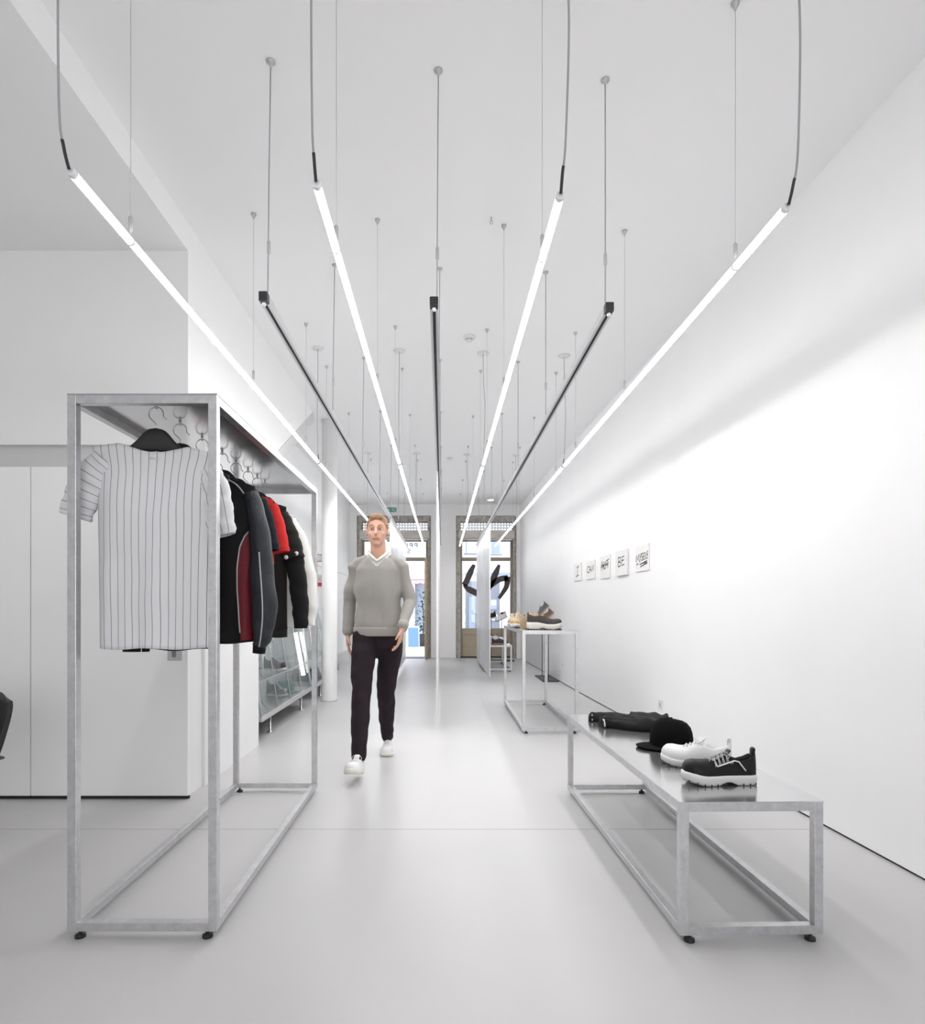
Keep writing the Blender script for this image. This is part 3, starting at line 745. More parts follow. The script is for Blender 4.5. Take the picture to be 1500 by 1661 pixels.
# 1 pinstripe shirt
t = thing('pinstripe_shirt', 'white shirt with thin dark pinstripes at the front of the rack', 'shirt', (HX, 2.20, 0))
g = Garment(2.2, 1.712, .984, .228, .205, .195, .050, tilt=-.06, slope=.16, seed=2, fold=.010, neck=.118, dip=.034, hemwave=.003)
g.body('shirt_body', [M['stripe']], t, us=.205/.0262)
sleeve(t, [(-.178, 0, 1.655), (-.222, -.002, 1.60), (-.262, -.005, 1.52), (-.285, -.008, 1.45)], [(.050, .022), (.062, .030), (.062, .032), (.056, .030)], M['stripe'], us=9, along=True, seed=1)
sleeve(t, [(.175, 0, 1.615), (.200, 0, 1.55), (.222, -.005, 1.46), (.240, -.005, 1.385)], [(.050, .022), (.060, .028), (.055, .026), (.046, .024)], M['stripe'], us=2.2, seed=3)
b = MB()
for pr in ([(-.016, 1.652), (-.012, 1.660), (-.012, 1.650)], [(-.012, 1.66), (-.006, 1.652), (-.005, 1.658)], [(-.002, 1.657), (-.001, 1.651), (.004, 1.656), (.005, 1.650)], [(.008, 1.655), (.013, 1.652), (.010, 1.650), (.012, 1.661)], [(.016, 1.652), (.021, 1.655)]):
    ribbon(b, pr, .0016, lambda u, v, d: Vector((u+.005, g.front(u+.005, v).y-.003-d, v)), .0006)
b.build('neck_print', M['piping'], t)
# 2 dark garment mostly hidden behind the shirt, with a hang pouch
t = thing('black_top', 'black top with one white stripe hanging right behind the pinstripe shirt', 'top', (HX, 2.40, 0))
g = Garment(2.4, 1.68, .966, .19, .16, .13, .03, slope=.25, seed=5, fold=.004)
g.body('top_body', [M['clothblack']], t)
sleeve(t, [(-.14, .0, 1.58), (-.165, .0, 1.40), (-.172, .0, 1.15), (-.172, .0, .957)], [(.045, .03), (.055, .03), (.055, .025), (.052, .02)], M['clothblack'], seed=2)
b = MB(); b.tube([Vector((-.140, -.022, z)) for z in (1.2, 1.1, 1.0, .956)], .0018, 6); b.build('sleeve_stripe', M['whitecloth'], t)
b = MB(); b.tube([g.front(-.035, z)+Vector((0, -.002, 0)) for z in (1.2, 1.1, 1.0, .968)], .0016, 6); b.build('white_stripe', M['whitecloth'], t)
t = thing('tag_pouch', 'clear plastic pouch hanging below the pinstripe shirt hem', 'pouch', (-1.067, 2.46, 0))
MB().box(-.028, .028, -.002, .002, .917, 1.02).build('pouch_film', M['plastic_film'], t)
MB().box(-.012, .006, -.0005, .0005, .93, 1.0).build('tag_card', M['cup'], t)
# 3 jacket
t = thing('track_jacket', 'black track jacket with maroon side panel and slate sleeves', 'jacket', (HX, 2.62, 0))
g = Garment(2.62, 1.705, .985, .225, .218, .222, .060, slope=.34, seed=1, fold=.007, neck=.07, dip=.0)
PB = [(.215, 1.460), (.190, 1.425), (.172, 1.38), (.163, 1.30), (.164, 1.2), (.170, 1.1), (.178, .98)]
def bound(z):
    return interp(sorted([(zz, xx) for xx, zz in PB]), z)
def pick(c, tt, u): return 1 if (abs(c.x) > bound(c.z) and c.z < 1.455) else 0
g.body('jacket_body', [M['nylon'], M['maroon']], t, pick=pick, rows=80, n=240)
b = MB(); b.tube([g.front(bound(z), z)+Vector((0, -.002, 0)) for z in [1.45-.0225*i for i in range(20)]], .0032, 8); b.build('panel_piping', M['piping'], t, smooth=True)
sp = catmull([(.095, 1.675), (.14, 1.66), (.185, 1.60), (.200, 1.53)], 6) if False else None
b = MB(); b.tube([g.front(x, z)+Vector((0, -.003, 0)) for x, z in cm2([(.120, 1.668), (.16, 1.640), (.195, 1.588), (.214, 1.52)])], .003, 8); b.build('shoulder_piping', M['piping'], t, smooth=True)
SP = [(.205, .0, 1.615), (.238, -.005, 1.50), (.258, -.015, 1.30), (.270, -.02, 1.12), (.262, -.015, 1.02), (.248, -.01, .965)]
o, P = sleeve(t, SP, [(.030, .035), (.038, .042), (.048, .046), (.052, .046), (.040, .038), (.027, .028)], M['nylongrey'], seed=4, wr=.004)
b = MB(); b.tube([p+Vector((.008, -.0535 + .020*max(0, (i/len(P)-.75)*4), 0)) for i, p in enumerate(P)][12:], .003, 8); b.build('sleeve_piping', M['piping'], o, smooth=True)
MB().tube([(.248, -.01, .975), (.244, -.01, .935)], [(.027, .028), (.025, .026)], 20).build('cuff', M['nylon'], t, smooth=True)
sleeve(t, [(-x, y, z) for x, y, z in SP], [(.030, .035), (.038, .042), (.048, .046), (.052, .046), (.040, .038), (.027, .028)], M['nylongrey'], seed=9)
MB().tube([(-.095, .0, 1.69), (-.05, .02, 1.715), (.05, .02, 1.715), (.095, 0, 1.69), (.05, -.02, 1.70), (-.05, -.02, 1.70), (-.095, 0, 1.69)], (.008), 8).build('collar', M['nylon'], t, smooth=True)
MB().tube([g.p(1, 2*PI*k/60)+Vector((0, 0, 0)) for k in range(61)], (.005), 6).build('hem_band', M['nylon'], t, smooth=True)
def tee(name, label, y, m, zsh, zhem, seed, hw=.2, sl=None, slope=.28, sm=None, depth=.05):
    t = thing(name, label, 't-shirt' if sl is None else 'top', (HX, y, 0))
    g = Garment(y, zsh, zhem, hw, hw, hw+.005, depth, slope=slope, seed=seed, fold=.009, neck=.08, dip=.01)
    g.body('shirt_body', [m], t)
    if sl is None:
        for s_ in (-1, 1):
            sleeve(t, [(s_*.172, 0, zsh-.065), (s_*.198, -.008, zsh-.15), (s_*.214, -.012, zsh-.24), (s_*.222, -.012, zsh-.30)], [(.032, .028), (.040, .034), (.044, .036), (.046, .036)], m, seed=seed+s_, wr=.0022)
    return t, g
tee('navy_t_shirt', 'dark navy t-shirt between the track jacket and the red t-shirt', 2.86, M['navy'], 1.69, 1.31, 3, hw=.185)
tee('red_t_shirt', 'bright red t-shirt in the middle of the rack', 3.05, M['redcloth'], 1.70, 1.34, 8, hw=.182)
# 6 charcoal coat with snaps
t, g = tee('charcoal_top', 'charcoal top with snap-button sleeves near the back of the rack', 3.24, M['charcoal'], 1.70, .975, 6, hw=.20, sl=1)
for s_ in (-1, 1):
    sleeve(t, [(s_*.175, 0, 1.62), (s_*.205, -.01, 1.54), (s_*.230, -.012, 1.46), (s_*.245, -.012, 1.385)], [(.034, .032), (.046, .040), (.052, .044), (.054, .046)], M['charcoal'], seed=s_, name='upper_sleeve')
    sleeve(t, [(s_*.245, -.01, 1.40), (s_*.262, -.01, 1.28), (s_*.278, -.012, 1.13), (s_*.280, -.01, 1.02)], [(.046, .036), (.046, .038), (.042, .036), (.034, .030)], M['clothblack'], seed=2+s_, name='lower_sleeve')
for (x, z) in ((.215, 1.388), (.268, 1.408)):
    MB().lathe([(.001, -.004), (.009, -.004), (.011, 0)], n=14).build('snap_button', M['whiteleather'], t, smooth=True, mtx=Matrix.Translation((x, -.058, z)) @ Matrix.Rotation(-PI/2, 4, 'X') @ Matrix.Rotation(PI, 4, 'X'))
MB().tube([g.p(.93, 2*PI*k/60) for k in range(61)], .0045, 6).build('hem_seam', M['clothblack'], t, smooth=True)
MB().tube([(.08, -.03, 1.70), (.13, -.035, 1.665), (.14, -.03, 1.63), (.10, -.035, 1.66)], .006, 8).build('collar', M['charcoal'], t, smooth=True)
# 7 white sweatshirt
t, g = tee('white_sweatshirt', 'off-white long-sleeved sweatshirt last on the rack', 3.40, M['whitecloth'], 1.68, 1.02, 4, hw=.20, sl=1)
for s_ in (-1, 1):
    sleeve(t, [(s_*.165, 0, 1.60), (s_*.22, -.01, 1.48), (s_*.265, -.01, 1.30), (s_*.285, -.01, 1.14), (s_*.282, -.01, 1.03)], [(.05, .04), (.06, .05), (.06, .05), (.05, .045), (.034, .034)], M['whitecloth'], seed=s_+5)

# ================================================================= SHOES
WT = [(0, .02), (.015, .32), (.05, .55), (.12, .68), (.3, .70), (.45, .74), (.6, .90), (.72, 1.0), (.82, .98), (.91, .80), (.965, .52), (.99, .26), (1, .02)]
def shoe(name, label, loc, rz, L=.285, W=.105, H=.10, sole=.035, mu='leather', ms='solewhite', lace=None, ml='lining', group=None, ry=0.0, notch=True, spring=.012, heel=.0, tab=None, toe_h=.058, lug=0, boot=0.0, extra=None, cat='shoe'):
    t = thing(name, label, cat, loc, rz, group); t.rotation_euler = (0, ry, rz)
    hw = W/2
    def spr(s_): return spring*smoothstep(.68, 1.0, s_)**1.3
    K = 56
    def outline(scale, zz, inset=0):
        o_ = []
        ss = [.5-.5*math.cos(PI*i/(K//2)) for i in range(K//2+1)]
        for s_ in ss: o_.append(Vector((s_*L, hw*interp(WT, s_)*scale, zz+spr(s_))))
        for s_ in reversed(ss[1:-1]): o_.append(Vector((s_*L, -hw*interp(WT, s_)*scale*.96, zz+spr(s_))))
        return [Vector((L/2+(p.x-L/2)*(scale*.5+.5), p.y, p.z)) for p in o_]
    def top(s_): return sole*(1.0+heel*(1-smoothstep(.25, .6, s_)))
    b = MB(); rg = []
    for k, (sc, fz_) in enumerate([(.93, .0), (.99, .12), (1.03, .3), (1.05, .7), (1.03, .93), (.98, 1.0)]):
        o_ = outline(sc, 0)
        for p in o_:
            s_ = p.x/L; h = top(s_)
            arch = (.32*sole*smoothstep(.30, .38, s_)*(1-smoothstep(.46, .56, s_))) if notch else 0
            p.z += h*fz_ + arch*(1-fz_)**2
        rg.append(o_)
    b.rings(rg)
    b.build('sole', M[ms], t, smooth=True)
    if lug:
        b = MB()
        for i in range(lug):
            s_ = (i+.5)/lug
            if .30 < s_ < .50 and notch: continue
            ww = hw*interp(WT, s_)*1.05
            for sg in (-1, 1): b.box(s_*L-.0014, s_*L+.0014, sg*ww-.0022, sg*ww+.0022, .0005+spr(s_), sole*.22+spr(s_))
        b.build('tread_grooves', M['gap'] if ms != 'gap' else M['gum'], t)
    # upper
    rim = [(0, .86), (.06, 1.0), (.14, .84), (.24, .74), (.34, .86), (.42, 1.0)]
    tp = [(.42, 1.0), (.50, .90), (.60, .72), (.72, toe_h/H*1.08), (.85, toe_h/H), (.93, toe_h/H*.84), (.98, toe_h/H*.5), (1, toe_h/H*.12)]
    def hh(s_):
        if s_ < .42: return interp(rim, s_)*(H-sole)/.80*lerp(1, .8, smoothstep(.36, .42, s_))+boot*smoothstep(.45, .2, s_)*0
        return interp(tp, s_)*H - sole*.0 - sole*interp(tp, s_)*.0 if False else interp(tp, s_)*(H-sole)
    NS, NP = 60, 36
    def up(s_, ph, off=0):
        w_ = hw*interp(WT, min(.995, max(.006, s_)))*.97+off; h = hh(s_)+off
        if s_ < .42: w_ *= lerp(.98, 1, s_/.42)
        sn = max(0, math.sin(ph)); cs = math.cos(ph)
        y = w_*math.copysign(abs(cs)**.75, cs)*(1-.30*sn**2*(1-smoothstep(.55, .9, s_)))
        z = h*sn**.8
        c = smoothstep(.045, .075, s_)*(1-smoothstep(.37, .43, s_))
        inn = smoothstep(.74, .80, sn)
        z *= (1-c*inn*.78)
        return Vector((s_*L, y, top(s_)*.95+spr(s_)+z))
    b = MB(); rg = []
    ss = [.012+.976*(i/NS) for i in range(NS+1)]
    for s_ in ss: rg.append([up(s_, PI*j/NP) for j in range(NP+1)])
    R_ = b.rings(rg, False, True)
    b.bm.faces.ensure_lookup_table()
    for f in b.bm.faces:
        c = f.calc_center_median(); s_ = c.x/L
        if .06 < s_ < .41 and c.z < top(s_)+(H-sole)*.62 and abs(c.y) < hw*interp(WT, s_)*.55: f.material_index = 1
    o = b.build('upper', [M[mu], M[ml]], t, smooth=True)
    def throat(s_): 
        p = up(s_, PI/2, .001); return p
    if lace:
        b = MB()
        for i in range(4):
            s_ = .45+.055*i; p = throat(s_); q_ = throat(s_+.05); yy_ = .017
            def sidep(ss_, sg): return up(ss_, PI/2+sg*.45, .003)
            b.tube([sidep(s_, 1), throat(s_+.02)+Vector((0, 0, .004)), sidep(s_+.05, -1)], .0017, 6)
            b.tube([sidep(s_, -1), throat(s_+.02)+Vector((0, 0, .006)), sidep(s_+.05, 1)], .0017, 6)
        for sg in (-1, 1): b.tube(catmull([throat(.45)+Vector((0, 0, .004)), throat(.44)+Vector((0, sg*.018, .010)), throat(.42)+Vector((-.004, sg*.030, .0)), throat(.45)+Vector((0, sg*.034, -.014))], 4), .0016, 6)
        b.build('laces', M[lace], t, smooth=True)
        p = throat(.43)
        MB().limb([p+Vector((.012, 0, -.010)), p+Vector((-.006, 0, .000)), p+Vector((-.018, 0, .012))], [(.018, .0035), (.019, .004), (.017, .003)], 16, up=(.5, 0, 1)).build('tongue', M[mu], t, smooth=True)
    if tab:
        p = up(.03, PI/2)
        b = MB(); b.tube(catmull([p+Vector((.002, 0, -.02)), p+Vector((-.003, 0, .002)), p+Vector((.002, 0, .010)), p+Vector((.008, 0, .002)), p+Vector((.008, 0, -.022))], 5), [(.010, .0025)]*21, 8)
        b.build('pull_tab', M[tab], t, smooth=True)
    if extra: extra(t, up, L, hw, top)
    return t
def hero_extra(t, up, L, hw, top):
    # elastic side lacing and white edge binding, on the flank that faces the camera
    b = MB()
    F = lambda s_, ph, o=.004: up(s_, ph, o)
    for i in range(5):
        s_ = .36+.055*i
        b.tube([F(s_, .55, .004), F(s_+.015, 1.0, .007), F(s_+.03, 1.32, .005)], .0018, 6)
        b.tube([F(s_+.028, .55, .004), F(s_+.02, 1.0, .007), F(s_+.0, 1.32, .005)], .0018, 6)
    b.build('side_lacing', M['piping'], t, smooth=True)
    MB().tube([F(.60, .85), F(.585, .55), F(.34, .62), F(.28, .62), F(.20, .18)], .0028, 6).build('white_binding', M['whiteleather'], t, smooth=True)
def hz(x, y, z): return (x, y, z)
# foreground bench
shoe('derby_shoe', 'black leather lace-up shoe with chunky white lugged sole, nearest the bench front', (1.166, 2.296, BZ), PI, L=.272, W=.108, H=.112, sole=.037, mu='leather', ms='solewhite', lace='piping', tab='black', group=None, lug=11, extra=hero_extra, toe_h=.072)
shoe('white_sneaker', 'all-white lace-up sneaker between the black shoe and the black cap', (1.150, 2.445, BZ), PI-.62, L=.275, W=.105, H=.112, sole=.030, mu='whiteleather', ms='solewhite', lace='whiteleather', tab='whiteleather', ml='cup', lug=9, toe_h=.066)
# cap
t = thing('flat_brim_cap', 'black felt cap with flat brim lying on the bench', 'cap', (1.075, 2.895, BZ), PI+.28)
b = MB(); n = 48; prof = [(1.0, 0), (1.01, .12), (1.0, .30), (.965, .5), (.88, .70), (.72, .86), (.50, .955), (.26, .995), (.03, 1.0)]
rg = []
for r, z in prof:
    rg.append([Vector(((.102 if math.cos(2*PI*k/n) < 0 else .100)*r*math.cos(2*PI*k/n)*(1+.0*z), .086*r*math.sin(2*PI*k/n), .004+.128*z*(1+.04*math.cos(2*PI*k/n)))) for k in range(n)])
b.rings(rg, True, False); b.face([v for v in b.bm.verts[-n:]]) if False else None
b.build('crown', M['felt'], t, smooth=True)
b = MB()
for k in range(6):
    a_ = PI/6+k*PI/3; pts = [Vector((.1015*r*math.cos(a_), .0872*r*math.sin(a_), .005+.128*z*(1+.04*math.cos(a_)))) for r, z in prof]
    b.tube(pts, .0005, 5)
b.build('crown_seams', M['felt'], t, smooth=True)
MB().ball((0, 0, .134), (.007, .007, .004), 12).build('crown_button', M['felt'], t, smooth=True)
b = MB(); rg = []; N_ = 28
inn = []; out = []
for i in range(N_+1):
    a_ = lerp(-1.25, 1.25, i/N_)
    inn.append((.099*math.cos(a_), .085*math.sin(a_))); out.append((.082*math.cos(a_)+.092*math.cos(a_*.72)**.8*1.0, .098*math.sin(a_*.98)))
top_ = [Vector((x, y, .013-.004*abs(y)/.1)) for x, y in inn]; to2 = [Vector((x, y, .013-.007*(abs(y)/.1)**2)) for x, y in out]
dz = Vector((0, 0, -.004))
b.rings([[p+dz for p in top_], top_, to2, [p+dz for p in to2], [p+dz for p in top_]], False, False)
b.build('brim', M['felt'], t, smooth=False)
# folded black shorts/leggings
t = thing('folded_leggings', 'folded black sports garment with white-striped cuffs at the far end of the bench', 'garment', (0, 0, BZ))
def cloth_slab(pts_w, name, m, th, seed, parent):
    """flat folded cloth: list of (cx, cy, half width across), swept along"""
    P = catmull([(a_[0], a_[1], 0) for a_ in pts_w], 8); tab = [(i/(len(pts_w)-1), a_[2]) for i, a_ in enumerate(pts_w)]
    b = MB(); rg = []; n = 36
    for i, p in enumerate(P):
        T = i/(len(P)-1); d = (P[min(len(P)-1, i+1)]-P[max(0, i-1)]).normalized(); s_ = Vector((-d.y, d.x, 0))
        hw = sinterp(tab, T); row = []
        endf = min(1, min(T, 1-T)*9+.45)
        for k in range(n):
            a_ = 2*PI*k/n; c, q_ = math.cos(a_), math.sin(a_)
            u = math.copysign(abs(c)**.8, c)
            h = th*endf*(1+.28*noise.noise(Vector((T*5, u*2.2, seed)))+.16*math.sin(u*7+T*3+seed))
            zz = .002 if q_ < 0 else .002+h*abs(q_)**.6
            row.append(p+s_*u*hw*(1+.05*math.sin(T*9+seed))+Vector((0, 0, zz)))
        rg.append(row)
    b.rings(rg); return b.build(name, m, parent, smooth=True)
cloth_slab([(.845, 3.56, .040), (.92, 3.54, .055), (1.02, 3.50, .085), (1.12, 3.44, .095)], 'far_leg', M['nylon'], .042, 3, t)
cloth_slab([(.865, 3.37, .036), (.93, 3.375, .055), (1.03, 3.34, .085), (1.12, 3.32, .10)], 'near_leg', M['nylon'], .050, 8, t)
cloth_slab([(1.035, 3.42, .155), (1.10, 3.40, .17), (1.18, 3.37, .165), (1.235, 3.35, .13)], 'folded_waist', M['clothblack'], .058, 5, t)
for (x, y) in ((.856, 3.557), (.878, 3.370)):
    MB().tube([(x, y-.042, .008), (x+.002, y-.03, .036), (x, y, .046), (x+.002, y+.03, .036), (x, y+.042, .008)], .0045, 8).build('cuff_stripe', M['whitecloth'], t, smooth=True)
# tall table shoes
def at(xp, z, y): return ((xp-717)/1000*y, y, z)
shoe('chunky_slip_on', 'charcoal suede slip-on with thick cream wavy sole on the tall table', ((855-717)/1000*5.70+.0, 5.72, TZ), .04, L=.325, W=.12, H=.132, sole=.052, mu='suede', ms='solecream', tab=None, ml='lining', lug=0, toe_h=.075, heel=.35, spring=.014)
b = MB(); root = bpy.data.objects['chunky_slip_on']
for i in range(13):
    s_ = .03+i*.076; b.box(s_*.325-.009, s_*.325+.009, -.055, .055, .0, .008) if not .3 < s_ < .48 else None
b.build('tread_blocks', M['gap'], root, bevel=.002)
MB().box(-.010, .010, -.012, .012, 0, .012).build('metal_buckle', M['tan'], root, bevel=.002, mtx=Matrix.Translation((.135, -.02, .125)) @ Matrix.Rotation(.5, 4, 'Y'))
shoe('chunky_slip_on', 'grey lace-up shoe partly hidden behind the charcoal slip-on on the tall table', ((850-717)/1000*5.98, 6.02, TZ), .10, L=.30, W=.115, H=.125, sole=.045, mu='grey_lea', ms='solecream', lace='black', toe_h=.075)
t = thing('leather_insole', 'caramel leather strip arched over the shoes on the tall table', 'leather strip', (0, 0, TZ))
yy_ = 5.90
b = MB(); P = catmull([((848-717)/1000*yy_, yy_, .003), ((850-717)/1000*yy_, yy_, .05), ((856-717)/1000*yy_, yy_, .105), ((864-717)/1000*yy_, yy_+.02, .122), ((874-717)/1000*yy_, yy_+.04, .115)], 8)
b.tube(P, [(.0035, .034)]*len(P), 12); b.bm.verts.ensure_lookup_table()
b.build('strip_leather', M['tan2'], t, smooth=True)
shoe('tan_boot', 'pale tan boot with white sole in the middle of the tall table', ((848-717)/1000*6.30-.02, 6.42, TZ), -1.9, L=.27, W=.105, H=.14, sole=.032, mu='tan', ms='solewhite', lace='whiteleather', toe_h=.07)
shoe('tan_boot', 'pale tan boot with white sole at the far end of the tall table', ((838-717)/1000*6.7-.03, 6.86, TZ), -1.7, L=.27, W=.105, H=.125, sole=.032, mu='tan', ms='solewhite', lace='whiteleather', toe_h=.07)
# shoe stands
def stand(loc, sx, sy, rods, label, group):
    t = thing('shoe_stand', label, 'display stand', loc, 0, group)
    MB().box(-sx/2, sx/2, -sy/2, sy/2, 0, .018).build('base_plate', M['blackmetal'], t, bevel=.002)
    for (x, y, h) in rods:
        r = MB().tube([(x, y, .016), (x, y, h)], .006, 10).build('rod', M['blackmetal'], t, smooth=True)
        MB().box(-.03, .03, -.012, .012, 0, .003).build('rest_plate', M['blackmetal'], r, mtx=Matrix.Translation((x, y, h-.004)) @ Matrix.Rotation(.0, 4, 'Y'))
    return t
stand((1.645, 9.72, 0), .25, .80, [(-.022, -.30, .965), (-.03, .24, 1.06)], 'black shoe stand with wide base at the right wall behind the tall table', None)
shoe('brown_shoe', 'brown leather shoe tilted on the stand, lower of two at the right wall', (1.715, 9.42, 1.045), PI-.1, L=.27, W=.10, H=.11, sole=.022, mu='brown', ms='gum', toe_h=.06, ry=.80, notch=False)
shoe('grey_shoe', 'grey lace-up shoe tilted on the stand, higher of two at the right wall', (1.735, 9.96, 1.155), PI-.1, L=.27, W=.10, H=.11, sole=.022, mu='grey_lea', ms='gum', lace='whiteleather', toe_h=.06, ry=.85, notch=False)
stand((1.25, 12.98, 0), .52, .30, [(-.215, 0, .885), (.0, .0, .865)], 'black shoe stand with wide base in front of the shop window', None)
shoe('high_top_sneaker', 'black high-top sneaker with white sole on the stand, half hidden by the hanging sheet', (1.150, 12.95, .905), PI, L=.26, W=.10, H=.155, sole=.032, mu='leather', ms='solewhite', lace='whiteleather', toe_h=.07, ry=.25)
shoe('high_top_sneaker', 'white high-top sneaker with pink and black collar on the window stand', (1.375, 12.95, .93), PI, L=.27, W=.10, H=.14, sole=.030, mu='whiteleather', ms='solewhite', lace='whiteleather', toe_h=.065, ry=.42)
root = [o for o in bpy.data.objects if o.name.startswith('high_top_sneaker')][-1]
MB().box(-.006, .045, -.040, .040, .095, .128).build('collar_patch', M['pink'], root, bevel=.01)
MB().box(.048, .11, -.034, .034, .095, .135).build('tongue_patch', M['black'], root, bevel=.012)
MB().box(.01, .25, -.048, .048, -.004, .006).build('outsole', M['black'], root, bevel=.003)
shoe('trainer', 'charcoal low trainer with tan sole at the front of the low table', (.88, 10.95, LZ), .05, L=.29, W=.11, H=.115, sole=.024, mu='suede', ms='gum', lace='black', toe_h=.075)
shoe('trainer', 'black and white lace-up trainer behind the charcoal one on the low table', (.86, 11.25, LZ), .25, L=.28, W=.11, H=.16, sole=.040, mu='whiteleather', ms='solewhite', lace='black', toe_h=.10, tab='black')
shoe('trainer', 'dark trainer on the low table nearest the hanging sheet', (.80, 11.6, LZ), .5, L=.28, W=.11, H=.15, sole=.03, mu='leather', ms='solewhite', lace='black', toe_h=.08)

# ================================================================= RIGHT WALL: CANVASES AND SOCKETS
def canvas(x0, x1, y0, y1, strokes, label, th=.014, lw=.012, edge=None):
    ya, yb = wallhit(x0), wallhit(x1); ym = (ya+yb)/2
    zt = CAMZ-(y0-985)/1000*ym; zb = CAMZ-(y1-985)/1000*ym
    w_ = ya-yb; h = zt-zb
    t = thing('canvas', label, 'canvas', (wallx(ym), ym, (zt+zb)/2), 0, None)
    t.rotation_euler = (0, 0, math.atan(.0318) if ym < 8.22 else math.atan(.0156))
    MB().box(-th, -.0005, -w_/2, w_/2, -h/2, h/2).build('painted_canvas', M['paper'], t, bevel=.003)
    b = MB()
    f = lambda u, v, d: Vector((-th-.0004-d, w_/2-u*w_, -h/2+v*h))
    for st in strokes:
        pts = [(u, v) for u, v in st]
        # work in metres so stroke width is even
        ribbon(b, [(u*w_, v*h) for u, v in pts], lw, lambda a_, c_, d: Vector((-th-.0004-d, w_/2-a_, -h/2+c_)), .001)
    b.build('handwriting', M['ink'], t)
    return t
canvas(932.5, 944, 914, 942, [[(.42, .76), (.72, .82)], [(.55, .79), (.50, .28)], [(.35, .24), (.68, .32)]], 'small white canvas reading I, furthest along the right wall')
canvas(952, 966, 909.5, 939.5, [[(.42, .68), (.25, .70), (.14, .55), (.16, .42), (.38, .36)], [(.40, .38), (.50, .70), (.62, .40)], [(.44, .50), (.58, .52)], [(.68, .40), (.72, .72), (.86, .42), (.92, .76)]], 'small white canvas reading CAN')
canvas(975, 990.5, 901, 938.5, [[(.15, .36), (.18, .70), (.36, .38), (.40, .74)], [(.55, .72), (.45, .58), (.50, .42), (.62, .44), (.66, .62), (.55, .73)], [(.66, .74), (.95, .80)], [(.80, .77), (.82, .42)], [(.10, .50), (.92, .66)], [(.12, .60), (.90, .56)], [(.2, .78), (.5, .40)]], 'small white canvas reading NOT, crossed out', lw=.010)
canvas(1001.5, 1020, 892.5, 933.5, [[(.28, .38), (.30, .72)], [(.28, .72), (.50, .72), (.48, .58), (.30, .55), (.52, .50), (.50, .38), (.28, .36)], [(.80, .74), (.60, .70), (.60, .38), (.82, .42)], [(.60, .56), (.78, .60)]], 'white canvas reading BE with thick sides', th=.026)
canvas(1032.5, 1054, 884, 926.5, [[(.06, .38), (.10, .64), (.18, .46), (.27, .66), (.30, .40)], [(.34, .66), (.40, .52), (.46, .68)], [(.40, .52), (.36, .34)], [(.60, .68), (.50, .66), (.50, .56), (.60, .52), (.58, .42), (.48, .42)], [(.74, .68), (.65, .66), (.66, .42), (.75, .44)], [(.65, .55), (.73, .56)], [(.79, .68), (.80, .44), (.87, .46)], [(.98, .72), (.90, .68), (.91, .42)], [(.90, .57), (.97, .60)], [(.10, .28), (.24, .31)], [(.36, .26), (.90, .36), (.60, .28), (.92, .30)], [(.40, .17), (.90, .27)]], 'white canvas reading MYSELF underlined, nearest the camera', lw=.010)
def socket(xp, yp, s_, rnd, label):
    y = wallhit(xp); z = CAMZ-(yp-985)/1000*y
    t = thing('wall_socket', label, 'socket', (wallx(y), y, z)); t.rotation_euler = (0, 0, math.atan(.0318))
    if rnd: MB().lathe([(s_/2, 0), (s_/2, .006), (s_/2-.006, .009)], n=28).build('cover_plate', M['whitepl'], t, smooth=True, mtx=Matrix.Rotation(-PI/2, 4, 'Y'))
    else:
        MB().box(-.010, 0, -s_/2, s_/2, -s_/2, s_/2).build('cover_plate', M['whitepl'], t, bevel=.003)
        MB().lathe([(.021, -.001), (.021, .0)], n=24).build('socket_well', M['cup'], t, mtx=Matrix.Translation((-.0105, 0, 0)) @ Matrix.Rotation(-PI/2, 4, 'Y'))
socket(1072, 1143.5, .082, False, 'white square power socket low on the right wall above the bench')
socket(912.5, 1078, .075, True, 'white round cover plate low on the right wall by the tall table')

# ================================================================= COLUMN AND SIGNS
b = MB(); b.lathe([(.102, 0), (.098, .02), (.092, .04), (.092, CEIL)], (-1.365, 7.47, 0), 40); o = b.build('cast_column', M['wall'], smooth=True)
tag(o, 'white round column standing behind the clothes rack', 'column')
for i, (zz, h, kind_, lab) in enumerate([(905, 11, 0, 'upper red-edged safety sign on the recess wall beside the column'), (942, 20, 1, 'lower red safety sign on the recess wall beside the column')]):
    y = 7.52; z = CAMZ-(zz-985)/1000*y
    t = thing('safety_sign', lab, 'sign', ((519.6-717)/1000*y, y, z), 0, None)
    MB().box(-.04, .028, -.002, .002, -h/2000*y, h/2000*y).build('sign_plate', M['whitepl'], t)
    b = MB(); f = lambda u, v, d: Vector((u, -.0025-d, v))
    hh_ = h/2000*y
    if kind_ == 0:
        for pr in ([(-.04, hh_), (.028, hh_)], [(-.04, -hh_), (.028, -hh_)], [(.024, hh_), (.024, -hh_)]): ribbon(b, pr, .009, f, .001)
    else:
        ribbon(b, [(.0+.020*math.cos(k/12*2*PI), .025+.02*math.sin(k/12*2*PI)) for k in range(13)], .006, f, .001)
        ribbon(b, [(-.03, -.045), (.026, -.045)], .045, f, .001)
    b.build('sign_print', M['red'], t)
    MB().box(-.012, .0, .002, .12, -.01, .01).build('sign_arm', M['whitepl'], t)

